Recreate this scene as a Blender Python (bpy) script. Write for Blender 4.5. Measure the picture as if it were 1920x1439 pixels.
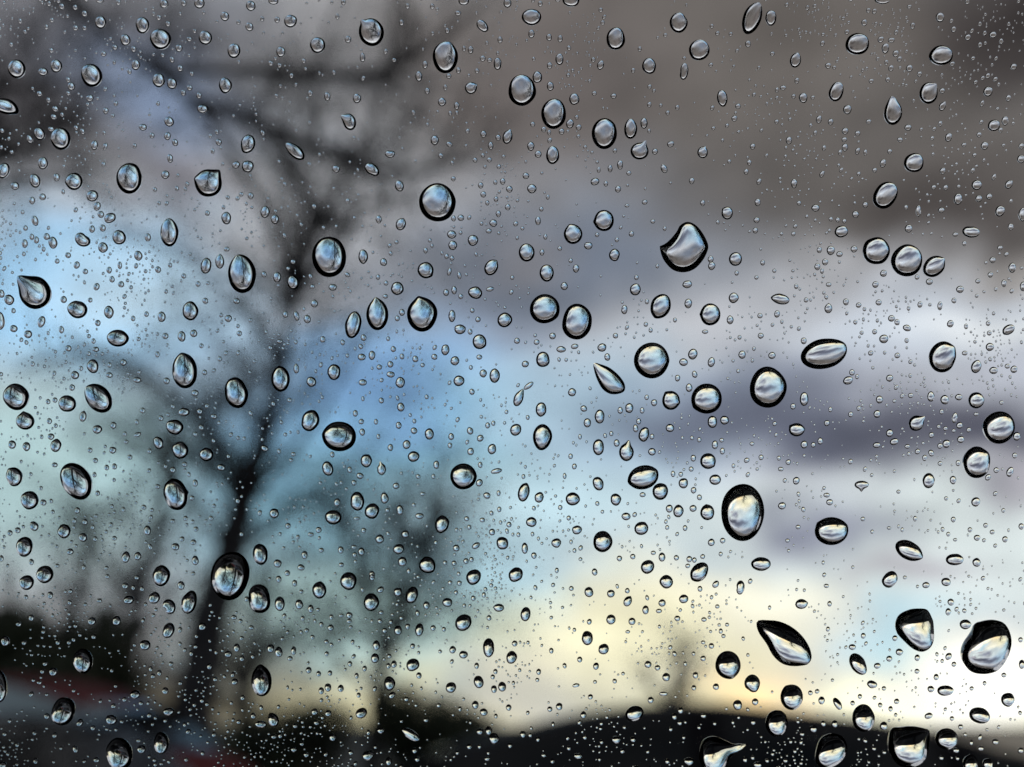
import bpy, math, random
import numpy as np
from mathutils import Vector, Matrix

scene = bpy.context.scene
for o in list(bpy.data.objects):
    bpy.data.objects.remove(o)
R = math.radians
rng = random.Random(11)
COL = scene.collection

# ------------------------------------------------------------------ camera
PITCH = R(23.0)
FPX = 1507.0                      # focal length in pixels of the 1920 px wide photograph
CAM = Vector((0.0, 0.0, 1.45))
cam_d = bpy.data.cameras.new('camera')
cam = bpy.data.objects.new('camera', cam_d)
COL.objects.link(cam)
cam.location = CAM
cam.rotation_euler = (R(90) + PITCH, 0, 0)
cam_d.sensor_width = 36.0
cam_d.lens = 36.0 * FPX / 1920.0
cam_d.clip_start = 0.005
cam_d.clip_end = 3000.0
cam_d.dof.use_dof = True
cam_d.dof.focus_distance = 0.1000
cam_d.dof.aperture_fstop = 9.2
scene.camera = cam
RIGHT = Vector((1, 0, 0))
FWD = Vector((0, math.cos(PITCH), math.sin(PITCH)))
UP = Vector((0, -math.sin(PITCH), math.cos(PITCH)))

def ray(px, py):
    return (FWD + RIGHT * ((px - 960.0) / FPX) + UP * ((719.5 - py) / FPX))

def at(px, py, dist):
    """A point in the place: in the direction of that pixel, dist metres away over the ground."""
    d = ray(px, py)
    return CAM + d * (dist / d.y)

# ------------------------------------------------------------------ render settings
scene.view_settings.view_transform = 'Standard'
scene.view_settings.look = 'None'
scene.view_settings.exposure = 0.08
scene.view_settings.gamma = 1.0
scene.render.engine = 'CYCLES'
cy = scene.cycles
cy.max_bounces = 14
cy.transmission_bounces = 14
cy.glossy_bounces = 6
cy.diffuse_bounces = 2
cy.caustics_refractive = False
cy.caustics_reflective = False
cy.use_denoising = True
cy.sample_clamp_indirect = 6.0

def lin(c):
    def f(v):
        v /= 255.0
        return v / 12.92 if v <= 0.04045 else ((v + 0.055) / 1.055) ** 2.4
    return tuple(f(v) for v in c)

# ------------------------------------------------------------------ sky
SUN_EL, SUN_AZ = R(9.0), R(33.0)          # low sun behind the cloud, to the right of the view axis
world = bpy.data.worlds.new('World')
scene.world = world
world.use_nodes = True
nt = world.node_tree
nt.nodes.clear()
N = nt.nodes.new
L = nt.links.new
out = N('ShaderNodeOutputWorld')
bg = N('ShaderNodeBackground')
L(bg.outputs[0], out.inputs[0])
tc = N('ShaderNodeTexCoord')
nrm = N('ShaderNodeVectorMath'); nrm.operation = 'NORMALIZE'
L(tc.outputs['Generated'], nrm.inputs[0])
# wispy displacement of every cloud edge
wn = N('ShaderNodeTexNoise'); wn.inputs['Scale'].default_value = 5.5; wn.inputs['Detail'].default_value = 5
st = N('ShaderNodeMapping'); st.inputs['Scale'].default_value = (1, 1, 1.9)
L(nrm.outputs[0], st.inputs[0]); L(st.outputs[0], wn.inputs['Vector'])
ws = N('ShaderNodeVectorMath'); ws.operation = 'SUBTRACT'; ws.inputs[1].default_value = (.5, .5, .5)
L(wn.outputs['Color'], ws.inputs[0])
wm = N('ShaderNodeVectorMath'); wm.operation = 'SCALE'; wm.inputs['Scale'].default_value = 0.17
L(ws.outputs[0], wm.inputs[0])
wd = N('ShaderNodeVectorMath'); wd.operation = 'ADD'
L(nrm.outputs[0], wd.inputs[0]); L(wm.outputs[0], wd.inputs[1])
# clear sky behind the clouds
sky = N('ShaderNodeTexSky'); sky.sky_type = 'NISHITA'; sky.sun_disc = False
sky.sun_elevation = SUN_EL; sky.sun_rotation = SUN_AZ
sky.air_density = 1.0; sky.dust_density = 1.2
sc_ = N('ShaderNodeVectorMath'); sc_.operation = 'SCALE'; sc_.inputs['Scale'].default_value = 0.10
L(sky.outputs[0], sc_.inputs[0])
cn = N('ShaderNodeTexNoise'); cn.inputs['Scale'].default_value = 2.6; cn.inputs['Detail'].default_value = 6
L(st.outputs[0], cn.inputs['Vector'])
cr = N('ShaderNodeMapRange'); cr.interpolation_type = 'SMOOTHSTEP'
cr.inputs['From Min'].default_value = 0.30; cr.inputs['From Max'].default_value = 0.52
L(cn.outputs['Fac'], cr.inputs['Value'])
def mix(fac, a, b):
    m = N('ShaderNodeMix'); m.data_type = 'RGBA'
    if hasattr(fac, 'node'): L(fac, m.inputs['Factor'])
    else: m.inputs['Factor'].default_value = fac
    for s, v in ((m.inputs[6], a), (m.inputs[7], b)):
        if hasattr(v, 'node'): L(v, s)
        else: s.default_value = (*v, 1)
    return m.outputs[2]
colr = mix(cr.outputs['Result'], sc_.outputs[0], lin((186, 187, 191)))
# cloud masses: (photo direction x, y, half extents, tilt, colour, opacity, inner edge)
CLOUDS = [
    (1000, -750, 2600, 640, 0, (236, 236, 238), .9, .3),
    (1350, 100, 1050, 440, 0, (117, 112, 109), 1.0, .35),
    (1000, 150, 400, 330, 0, (112, 106, 105), .8, .1),
    (1960, 30, 430, 330, 20, (64, 59, 59), .95, .0),
    (1500, 30, 330, 120, 0, (96, 91, 88), .6, .0),
    (150, 90, 620, 350, 0, (108, 108, 114), .95, .2),
    (300, 190, 300, 170, -30, (142, 158, 184), .95, .0),
    (30, 250, 240, 160, 0, (92, 89, 92), .8, .05),
    (330, 350, 220, 100, -20, (118, 114, 120), .8, .05),
    (1050, 490, 600, 240, 10, (112, 120, 134), .95, .15),
    (990, 470, 150, 80, 0, (134, 128, 126), .45, .0),
        (150, 570, 540, 260, 0, (160, 200, 230), 1.0, .2),
    (90, 900, 460, 310, 0, (184, 210, 212), .95, .15),
    (740, 900, 600, 350, 0, (156, 202, 222), 1.0, .25),
    (700, 725, 460, 190, 12, (130, 168, 210), .9, .0),
    (280, 560, 300, 120, 0, (206, 228, 242), .85, .0),
    (1170, 800, 360, 190, 0, (168, 190, 206), .95, .1),
    (1850, 900, 950, 520, 0, (188, 191, 199), 1.0, .55),
    (1700, 330, 700, 230, 0, (104, 100, 98), 1.0, .3),
    (1790, 390, 300, 130, 0, (84, 79, 78), .85, .05),
    (1170, 800, 360, 190, 0, (168, 190, 206), .95, .1),
    (1760, 600, 560, 120, 4, (196, 204, 214), 1.0, .1),
    (1850, 605, 280, 80, 0, (232, 235, 237), .9, .0),
    (1420, 700, 320, 90, 8, (140, 148, 166), .75, .0),
    (1950, 690, 300, 90, 0, (186, 190, 200), .9, .0),
    (1730, 1045, 940, 210, 0, (212, 220, 220), 1.0, .4),
    (1000, 960, 460, 160, 0, (190, 212, 220), .9, .1),
    (1330, 790, 330, 120, 0, (122, 132, 150), .9, .1),
    (1540, 800, 430, 130, -4, (107, 111, 126), 1.0, .15),
    (1820, 815, 430, 135, -2, (96, 97, 109), 1.0, .1),
    (1960, 905, 260, 70, 0, (176, 172, 180), .9, .0),
    (1540, 985, 190, 90, 0, (128, 130, 150), .9, .0),
    (1700, 1070, 230, 55, 6, (170, 165, 173), .8, .0),
    (1180, 1190, 470, 175, 0, (233, 228, 198), 1.0, .2),
    (1400, 1120, 260, 80, 0, (238, 234, 216), .8, .0),
    (1690, 1180, 240, 80, 5, (196, 223, 232), 1.0, .0),
    (1780, 1310, 520, 150, 0, (250, 247, 218), 1.0, .25),
    (1850, 1285, 300, 130, 0, (255, 253, 247), 1.0, .1),
    (640, 1160, 400, 240, 0, (178, 204, 202), .95, .15),
    (640, 1355, 560, 140, 0, (226, 219, 182), .95, .15),
    (150, 1310, 660, 210, 0, (88, 83, 72), 1.0, .25),
    (1290, 1325, 330, 70, 0, (210, 206, 170), .7, .0),
]
def udir(px, py):
    return ray(px, py).normalized()
for (px, py, sx, sy, tilt, c, op, inner) in CLOUDS:
    c0 = udir(px, py)
    ta = R(tilt)
    ex = (udir(px + 40 * math.cos(ta), py - 40 * math.sin(ta)) - c0) * (sx / 40)
    ey = (udir(px - 40 * math.sin(ta), py - 40 * math.cos(ta)) - c0) * (sy / 40)
    z = c0
    x = (ex - z * ex.dot(z)).normalized()
    y = z.cross(x)
    m = Matrix((x, y, z)).transposed()
    mp = N('ShaderNodeMapping'); mp.vector_type = 'TEXTURE'
    mp.inputs['Location'].default_value = c0
    mp.inputs['Rotation'].default_value = m.to_euler()
    mp.inputs['Scale'].default_value = (ex.length, ey.length, 0.7)
    L(wd.outputs[0], mp.inputs[0])
    ln = N('ShaderNodeVectorMath'); ln.operation = 'LENGTH'
    L(mp.outputs[0], ln.inputs[0])
    mr = N('ShaderNodeMapRange'); mr.interpolation_type = 'SMOOTHSTEP'
    mr.inputs['From Min'].default_value = 1.0; mr.inputs['From Max'].default_value = inner
    mr.inputs['To Max'].default_value = op
    L(ln.outputs['Value'], mr.inputs['Value'])
    g = 1.1 if c[0] > 240 else 1.0
    colr = mix(mr.outputs['Result'], colr, tuple(v * g for v in lin(c)))
# fine billow in all the cloud
bn = N('ShaderNodeTexNoise'); bn.inputs['Scale'].default_value = 9.0; bn.inputs['Detail'].default_value = 4.5
bn.inputs['Roughness'].default_value = 0.5
L(st.outputs[0], bn.inputs['Vector'])
br = N('ShaderNodeMapRange')
br.inputs['From Min'].default_value = 0.25; br.inputs['From Max'].default_value = 0.75
br.inputs['To Min'].default_value = 0.93; br.inputs['To Max'].default_value = 1.48
L(bn.outputs['Fac'], br.inputs['Value'])
bs = N('ShaderNodeVectorMath'); bs.operation = 'SCALE'
gm = N('ShaderNodeGamma'); gm.inputs['Gamma'].default_value = 1.13
L(colr, gm.inputs[0]); L(gm.outputs[0], bs.inputs[0]); L(br.outputs['Result'], bs.inputs['Scale'])
L(bs.outputs[0], bg.inputs['Color'])
bg.inputs['Strength'].default_value = 1.0

# ------------------------------------------------------------------ sun, veiled by cloud
sd = bpy.data.lights.new('sun', 'SUN')
sd.energy = 0.8; sd.angle = R(12); sd.color = (1.0, .88, .7)
sd.cycles.use_multiple_importance_sampling = False   # the veiled sun has no visible disc
sun = bpy.data.objects.new('sun', sd); COL.objects.link(sun)
sdir = Vector((math.sin(SUN_AZ) * math.cos(SUN_EL), math.cos(SUN_AZ) * math.cos(SUN_EL), math.sin(SUN_EL)))
sun.rotation_euler = sdir.to_track_quat('Z', 'Y').to_euler()
sun.location = (6, 10, 12)

# ------------------------------------------------------------------ materials
def principled(name, base, rough=.6, metal=0.0, noise=None, coat=0.0, bump=None, spec=.5):
    m = bpy.data.materials.new(name); m.use_nodes = True
    t = m.node_tree; b = t.nodes['Principled BSDF']
    b.inputs['Base Color'].default_value = (*base, 1)
    b.inputs['Roughness'].default_value = rough
    b.inputs['Metallic'].default_value = metal
    b.inputs['Coat Weight'].default_value = coat
    b.inputs['Specular IOR Level'].default_value = spec
    if noise:
        sc, c2 = noise
        co = t.nodes.new('ShaderNodeTexCoord')
        n = t.nodes.new('ShaderNodeTexNoise'); n.inputs['Scale'].default_value = sc; n.inputs['Detail'].default_value = 6
        r = t.nodes.new('ShaderNodeValToRGB')
        r.color_ramp.elements[0].position = .35; r.color_ramp.elements[0].color = (*base, 1)
        r.color_ramp.elements[1].position = .7; r.color_ramp.elements[1].color = (*c2, 1)
        t.links.new(co.outputs['Object'], n.inputs['Vector'])
        t.links.new(n.outputs['Fac'], r.inputs['Fac']); t.links.new(r.outputs['Color'], b.inputs['Base Color'])
        if bump:
            bp = t.nodes.new('ShaderNodeBump'); bp.inputs['Strength'].default_value = bump; bp.inputs['Distance'].default_value = .02
            t.links.new(n.outputs['Fac'], bp.inputs['Height']); t.links.new(bp.outputs[0], b.inputs['Normal'])
    return m

def refractive(name, ior, color=(1, 1, 1)):
    m = bpy.data.materials.new(name); m.use_nodes = True
    t = m.node_tree; t.nodes.clear()
    o = t.nodes.new('ShaderNodeOutputMaterial'); g = t.nodes.new('ShaderNodeBsdfGlass')
    g.inputs['IOR'].default_value = ior; g.inputs['Roughness'].default_value = 0.0
    g.inputs['Color'].default_value = (*color, 1)
    t.links.new(g.outputs[0], o.inputs[0])
    return m

def contact_absorber(name, ior):
    """Where a drop wets the glass: sight passes into the drop; black on its inner side stands in for light lost sideways into the pane."""
    m = refractive(name, ior)
    t = m.node_tree
    o = next(n for n in t.nodes if n.type == 'OUTPUT_MATERIAL'); g = next(n for n in t.nodes if n.type == 'BSDF_GLASS')
    k = t.nodes.new('ShaderNodeBsdfDiffuse'); k.inputs['Color'].default_value = (.004, .004, .005, 1)  # near-black painted on the inner side, darkening the rims for light lost into the pane
    ge = t.nodes.new('ShaderNodeNewGeometry'); mx = t.nodes.new('ShaderNodeMixShader')
    t.links.new(ge.outputs['Backfacing'], mx.inputs[0])
    t.links.new(g.outputs[0], mx.inputs[1]); t.links.new(k.outputs[0], mx.inputs[2])
    t.links.new(mx.outputs[0], o.inputs[0])
    return m

M = {
    'contact': contact_absorber('water_contact_absorber', 1.333),
    'water': refractive('water', 1.333),
    'pane': refractive('window_glass', 1.5, (.985, .99, .99)),
    'asphalt': principled('damp_asphalt', (.022, .022, .024), .85, noise=(3.0, (.034, .034, .036)), bump=.3, spec=.1),
    'bark': principled('bark', (.018, .019, .022), .9, noise=(14.0, (.034, .034, .037)), bump=.6, spec=.15),
    'leaf': principled('evergreen', (.018, .024, .016), .7, noise=(2.0, (.03, .036, .022)), spec=.1),
    'black_paint': principled('black_car_paint', (.003, .003, .004), .5, coat=0.0, noise=(30, (.004, .004, .005)), spec=.02),
    'slate_paint': principled('slate_car_paint', (.014, .017, .02), .4, coat=.06, noise=(30, (.026, .03, .035))),
    'red_paint': principled('dark_red_car_paint', (.05, .003, .003), .6, coat=0.0, noise=(30, (.06, .004, .004)), spec=.05),
    'car_glass': principled('tinted_car_glass', (.004, .005, .006), .08, noise=(5, (.006, .007, .008)), spec=.12),
    'rubber': principled('rubber', (.012, .012, .012), .8, noise=(40, (.02, .02, .02))),
    'rim': principled('alloy', (.35, .36, .37), .35, .9, noise=(20, (.4, .4, .41))),
    'lamp': principled('lamp_lens', (.55, .57, .6), .12, noise=(20, (.6, .6, .62))),
    'tail': principled('tail_lens', (.35, .02, .02), .15, noise=(20, (.4, .03, .03))),
    'trim': principled('cabin_trim', (.010, .010, .011), .85, noise=(60, (.014, .014, .015))),
}

def mesh_obj(name, verts, faces, mat, parent=None, smooth=True, matrix=None):
    me = bpy.data.meshes.new(name)
    me.from_pydata([tuple(v) for v in verts], [], [tuple(f) for f in faces])
    me.polygons.foreach_set('use_smooth', [smooth] * len(me.polygons))
    me.materials.append(mat)
    me.update()
    o = bpy.data.objects.new(name, me); COL.objects.link(o)
    if matrix is not None: o.matrix_world = matrix
    if parent is not None: o.parent = parent
    return o

def tag(o, label=None, cat=None, group=None, kind=None):
    for k, v in (('label', label), ('category', cat), ('group', group), ('kind', kind)):
        if v: o[k] = v
    return o

def empty(name, loc=(0, 0, 0), rz=0.0):
    o = bpy.data.objects.new(name, None); COL.objects.link(o)
    o.location = loc; o.rotation_euler = (0, 0, rz); o.empty_display_size = .2
    return o

def box(cx, cy_, cz, sx, sy, sz):
    v = [(cx + a * sx / 2, cy_ + b * sy / 2, cz + c * sz / 2) for a in (-1, 1) for b in (-1, 1) for c in (-1, 1)]
    f = [(0, 1, 3, 2), (4, 6, 7, 5), (0, 4, 5, 1), (2, 3, 7, 6), (0, 2, 6, 4), (1, 5, 7, 3)]
    return v, f

# ------------------------------------------------------------------ ground
GV, GF = [], []
for i in range(41):
    for j in range(41):
        GV.append(((i - 20) * 60.0, (j - 20) * 60.0, 0.0))
for i in range(40):
    for j in range(40):
        a = i * 41 + j
        GF.append((a, a + 41, a + 42, a + 1))
tag(mesh_obj('ground', GV, GF, M['asphalt'], smooth=False), 'wet dark asphalt of the parking area', None, kind='structure')

# ------------------------------------------------------------------ bare trees
def tube(V, F, pts, rads, sides):
    """Tapered tube along pts, appended to the vertex and face lists."""
    base = len(V); n = len(pts)
    for i, (p, r) in enumerate(zip(pts, rads)):
        d = (pts[min(i + 1, n - 1)] - pts[max(i - 1, 0)]).normalized()
        a = d.orthogonal().normalized() if i == 0 else (a - d * a.dot(d)).normalized()
        b = d.cross(a)
        for k in range(sides):
            t = 2 * math.pi * k / sides
            V.append(p + (a * math.cos(t) + b * math.sin(t)) * r)
    for i in range(n - 1):
        for k in range(sides):
            k2 = (k + 1) % sides
            F.append((base + i * sides + k, base + i * sides + k2, base + (i + 1) * sides + k2, base + (i + 1) * sides + k))
    F.append(tuple(base + (n - 1) * sides + k for k in range(sides)))

def smooth_line(pts, per=4):
    res = []
    n = len(pts)
    for i in range(n - 1):
        p0, p1, p2, p3 = pts[max(i - 1, 0)], pts[i], pts[i + 1], pts[min(i + 2, n - 1)]
        for s in range(per):
            t = s / per
            res.append(0.5 * ((2 * p1) + (p2 - p0) * t + (2 * p0 - 5 * p1 + 4 * p2 - p3) * t * t + (3 * p1 - p0 - 3 * p2 + p3) * t ** 3))
    res.append(pts[-1])
    return res

def twig(V, F, start, d, length, r, level, rr):
    n = 5 if level else 4
    pts, rads = [start], [r]
    p, dd = start.copy(), d.normalized()
    for i in range(n):
        dd = (dd + Vector((rr.gauss(0, .17), rr.gauss(0, .17), rr.gauss(0.05, .15)))).normalized()
        p = p + dd * (length / n)
        pts.append(p.copy()); rads.append(max(r * (1 - .8 * (i + 1) / n), .0018))
    tube(V, F, pts, rads, 4 if level >= 2 else 3)
    if level > 0:
        for _ in range(rr.randint(4, 6)):
            i = rr.randint(1, n)
            q = pts[i]
            ax = (pts[i] - pts[i - 1]).normalized()
            o = Vector((rr.gauss(0, 1), rr.gauss(0, 1), rr.gauss(0.15, 1)))
            o = (o - ax * o.dot(ax)).normalized()
            twig(V, F, q, ax * rr.uniform(.5, 1.0) + o * rr.uniform(.5, .9), length * rr.uniform(.42, .68), rads[i] * .62, level - 1, rr)

def bare_tree(limbs, label, seed, dens=1.0, level=2, tl=(.9, 1.8), name='bare_tree', twr=.03):
    """limbs: lists of (photo x, photo y, distance, radius in metres); the first is the trunk, run down to the ground."""
    rr = random.Random(seed)
    first = at(*limbs[0][0][:3])
    base = Vector((first.x - .03, first.y, 0.0))
    root = empty(name, base)
    off = -base
    CV, CF = [], []
    for li, limb in enumerate(limbs):
        pts = [at(x, y, d) + off for (x, y, d, r) in limb]
        rads = [r for (_, _, _, r) in limb]
        if li == 0:
            pts = [Vector((0, 0, -.05)), Vector((.01, 0, .35))] + pts
            rads = [rads[0] * 1.7, rads[0] * 1.15] + rads
        sp = smooth_line(pts, 5)
        sr = np.interp(np.linspace(0, len(rads) - 1, len(sp)), range(len(rads)), rads)
        sp = [p + Vector((rr.gauss(0, .1), rr.gauss(0, .1), rr.gauss(0, .1))) * float(r) * .8 for p, r in zip(sp, sr)]
        V, F = [], []
        tube(V, F, sp, list(sr), 9 if li == 0 else 7)
        mesh_obj('trunk' if li == 0 else 'limb', V, F, M['bark'], root)
        total = sum((sp[i + 1] - sp[i]).length for i in range(len(sp) - 1))
        k = int(total * 2.6 * dens)
        for _ in range(k):
            i = rr.randint(2 if li else len(sp) // 2, len(sp) - 2)
            ax = (sp[i + 1] - sp[i]).normalized()
            o = Vector((rr.gauss(0, 1), rr.gauss(0, 1), rr.gauss(.25, 1)))
            o = (o - ax * o.dot(ax)).normalized()
            twig(CV, CF, sp[i], ax * rr.uniform(.2, .8) + o, rr.uniform(*tl), min(float(sr[i]) * .55, twr), level, rr)
    c = mesh_obj('crown', CV, CF, M['bark'], root)
    c['kind'] = 'stuff'
    return tag(root, label, 'tree', 'bare winter trees around the parking area')

bare_tree([
    [(352, 1400, 9.0, .23), (370, 1290, 9.0, .22), (394, 1170, 9.0, .21), (438, 1000, 9.0, .17), (484, 860, 8.9, .135), (512, 760, 8.8, .105), (530, 660, 8.7, .08), (548, 570, 8.6, .06)],
    [(548, 570, 8.6, .055), (580, 480, 8.5, .055), (615, 400, 8.3, .055), (665, 290, 8.1, .045), (720, 180, 7.9, .03), (770, 20, 7.6, .018)],
    [(540, 610, 8.6, .05), (530, 480, 8.9, .045), (455, 320, 9.1, .07), (345, 175, 9.3, .08), (215, 80, 9.4, .075), (90, -60, 9.4, .05)],
    [(345, 175, 9.3, .06), (420, 205, 8.8, .085), (530, 252, 8.3, .085), (640, 302, 7.9, .08), (745, 325, 7.6, .065), (870, 300, 7.4, .035)],
    [(215, 90, 9.4, .05), (330, 135, 8.8, .06), (480, 130, 8.2, .075), (600, 142, 7.9, .075), (700, 138, 7.6, .065), (800, 95, 7.4, .055), (900, 10, 7.2, .035)],
    [(470, 905, 8.9, .06), (390, 810, 9.4, .055), (290, 715, 9.8, .05), (180, 660, 10.0, .05), (40, 690, 10.1, .03)],
    [(430, 1040, 9.0, .05), (345, 920, 8.6, .045), (265, 830, 8.3, .03), (150, 760, 8.0, .012)],
    [(455, 950, 9.0, .05), (545, 850, 8.7, .035), (620, 740, 8.4, .025), (690, 600, 8.1, .012)],
    [(600, 430, 8.5, .05), (560, 330, 8.9, .04), (600, 200, 9.2, .03), (560, 60, 9.5, .015)],
    [(548, 570, 8.6, .05), (610, 490, 8.7, .06), (660, 420, 8.8, .06), (672, 350, 8.9, .04), (640, 270, 9.0, .02)],
    [(520, 690, 8.8, .05), (545, 600, 9.0, .055), (556, 480, 9.2, .055), (595, 380, 9.3, .03)],
    [(425, 1050, 9.0, .05), (540, 970, 9.6, .035), (640, 890, 10.0, .025), (720, 800, 10.2, .015)],
    [(520, 700, 8.8, .04), (440, 560, 9.2, .03), (330, 470, 9.6, .025), (180, 420, 9.9, .015)],
    [(460, 930, 9.0, .045), (400, 870, 8.5, .04), (330, 850, 8.1, .03), (250, 900, 7.9, .012)],
    [(445, 980, 9.0, .045), (420, 880, 9.5, .04), (370, 780, 9.9, .03), (380, 680, 10.2, .012)],
], 'tall bare tree with a leaning dark trunk and wide drooping limbs', 5, dens=1.45)

bare_tree([
    [(700, 1400, 14.0, .15), (710, 1300, 14.0, .13), (730, 1210, 14.0, .11), (765, 1110, 14.0, .1), (800, 980, 14.0, .07), (825, 850, 14.0, .03)],
    [(720, 1250, 14.0, .09), (690, 1130, 14.3, .08), (660, 1020, 14.6, .06), (640, 880, 14.8, .03)],
    [(750, 1160, 14.0, .07), (745, 1040, 14.2, .06), (730, 930, 14.4, .03)],
    [(735, 1200, 14.0, .05), (820, 1120, 13.6, .04), (890, 1040, 13.3, .02)],
    [(710, 1310, 14.0, .045), (620, 1210, 14.4, .04), (560, 1100, 14.8, .02)],
], 'slender bare tree forking low into fine branches beside the dark bush', 8, dens=2.3, tl=(1.0, 2.0), twr=.04)

bare_tree([
    [(228, 1400, 12.5, .14), (238, 1270, 12.5, .13), (256, 1150, 12.5, .12), (285, 1020, 12.5, .10), (318, 890, 12.5, .07), (330, 790, 12.5, .03)],
    [(256, 1150, 12.5, .07), (190, 1040, 12.9, .05), (120, 950, 13.2, .03)],
    [(285, 1020, 12.5, .06), (360, 930, 12.0, .05), (410, 850, 11.7, .03)],
    [(245, 1210, 12.5, .06), (330, 1120, 13.2, .04), (400, 1060, 13.6, .02)],
], 'straight dark trunked bare tree standing behind the dark red car', 13, dens=1.2, tl=(.8, 1.5))

bare_tree([
    [(-330, 1300, 7.5, .2), (-300, 1000, 7.5, .18), (-250, 700, 7.4, .15), (-180, 480, 7.3, .12), (-60, 340, 7.2, .08), (70, 260, 7.0, .05), (190, 150, 6.9, .02)],
    [(-180, 480, 7.3, .08), (-150, 300, 7.1, .07), (-60, 180, 6.9, .055), (60, 160, 6.8, .04), (200, 170, 6.7, .02)],
    [(-60, 340, 7.2, .05), (60, 340, 6.9, .04), (160, 330, 6.7, .02)],
], 'bare tree reaching in with a tangle of dark branches above the slate car', 21, dens=1.9, tl=(.6, 1.3))

bare_tree([
    [(1262, 1420, 30.0, .26), (1264, 1330, 30.0, .22), (1268, 1270, 30.0, .16), (1275, 1225, 30.0, .09), (1280, 1195, 30.0, .03)],
    [(1264, 1330, 30.0, .14), (1228, 1295, 29.5, .1), (1210, 1250, 29.0, .04)],
    [(1266, 1300, 30.0, .12), (1300, 1265, 30.5, .09), (1320, 1235, 31.0, .04)],
], 'small far bare tree against the yellow horizon above the black car roof', 34, dens=2.0, tl=(.7, 1.2))

bare_tree([
    [(95, 1400, 16.0, .2), (105, 1300, 16.0, .18), (125, 1180, 16.0, .15), (160, 1060, 16.0, .1), (180, 960, 16.0, .04)],
    [(105, 1290, 16.0, .1), (40, 1180, 16.4, .08), (0, 1080, 16.8, .03)],
    [(115, 1230, 16.0, .1), (200, 1150, 15.5, .07), (260, 1060, 15.2, .03)],
], 'low spreading bare tree behind the tall dark evergreen bush', 55, dens=2.2, tl=(.8, 1.6))

bare_tree([
    [(455, 1400, 18.0, .17), (460, 1310, 18.0, .15), (470, 1220, 18.0, .12), (500, 1120, 18.0, .08), (520, 1030, 18.0, .03)],
    [(460, 1300, 18.0, .09), (400, 1210, 18.5, .07), (350, 1130, 18.9, .03)],
    [(465, 1260, 18.0, .09), (560, 1180, 17.5, .06), (620, 1120, 17.2, .03)],
    [(458, 1330, 18.0, .08), (350, 1270, 18.3, .06), (270, 1230, 18.6, .03)],
], 'twiggy bare tree half hidden by the leaning dark trunk', 56, dens=2.2, tl=(.9, 1.8))

# ------------------------------------------------------------------ evergreen bushes
def bush(px, py, dist, rx, h, label, seed, n=5200):
    rr = random.Random(seed)
    p = at(px, py, dist); base = Vector((p.x, p.y, 0))
    root = empty('evergreen_bush', base)
    V, F = [], []
    for k in range(4):
        a = rr.uniform(0, 6.28)
        tube(V, F, [Vector((0, 0, -.03)), Vector((math.cos(a) * .15, math.sin(a) * .15, h * .3)), Vector((math.cos(a) * rx * .5, math.sin(a) * rx * .5, h * .75))], [.06, .045, .015], 6)
        mesh_obj('stem', V, F, M['bark'], root); V, F = [], []
    lumps = [(rr.uniform(-.65, .65) * rx, rr.uniform(-.6, .6) * rx, h * rr.uniform(.3, .72), rx * rr.uniform(.28, .5)) for _ in range(13)]
    for k in range(n):
        lx, ly, lz, lr = rr.choice(lumps)
        d = Vector((rr.gauss(0, 1), rr.gauss(0, 1), rr.gauss(0, 1))).normalized()
        c = Vector((lx, ly, lz)) + d * lr * rr.uniform(.55, 1.06)
        c.z = max(c.z, .06)
        s = rr.uniform(.05, .1)
        a = d.orthogonal().normalized(); a = (a + d.cross(a) * rr.uniform(-2, 2)).normalized()
        b = (d.cross(a) + d * rr.uniform(-.6, .6)).normalized()
        i = len(V)
        V += [c - a * s, c + b * s * .45, c + a * s, c - b * s * .45]
        F.append((i, i + 1, i + 2, i + 3))
    cr_ = mesh_obj('crown', V, F, M['leaf'], root, smooth=False); cr_['kind'] = 'stuff'
    return tag(root, label, 'bush', 'evergreen bushes beyond the cars')

bush(800, 1345, 13.0, 1.2, 2.25, 'rounded dark evergreen bush at the foot of the slender bare tree', 3)
bush(60, 1200, 9.6, 1.3, 3.2, 'tall dark evergreen bush behind the slate grey car', 4, 11000)
bush(-150, 1250, 10.2, 1.4, 3.0, 'broad dark evergreen bush next to the tall dark evergreen bush', 6, 9000)
bush(330, 1345, 11.5, 1.25, 1.85, 'dark evergreen bush around the foot of the leaning dark trunk', 9, 6500)
bush(540, 1380, 15.0, 1.5, 2.0, 'low dark evergreen bush between the two nearest bare trees', 7)

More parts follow.
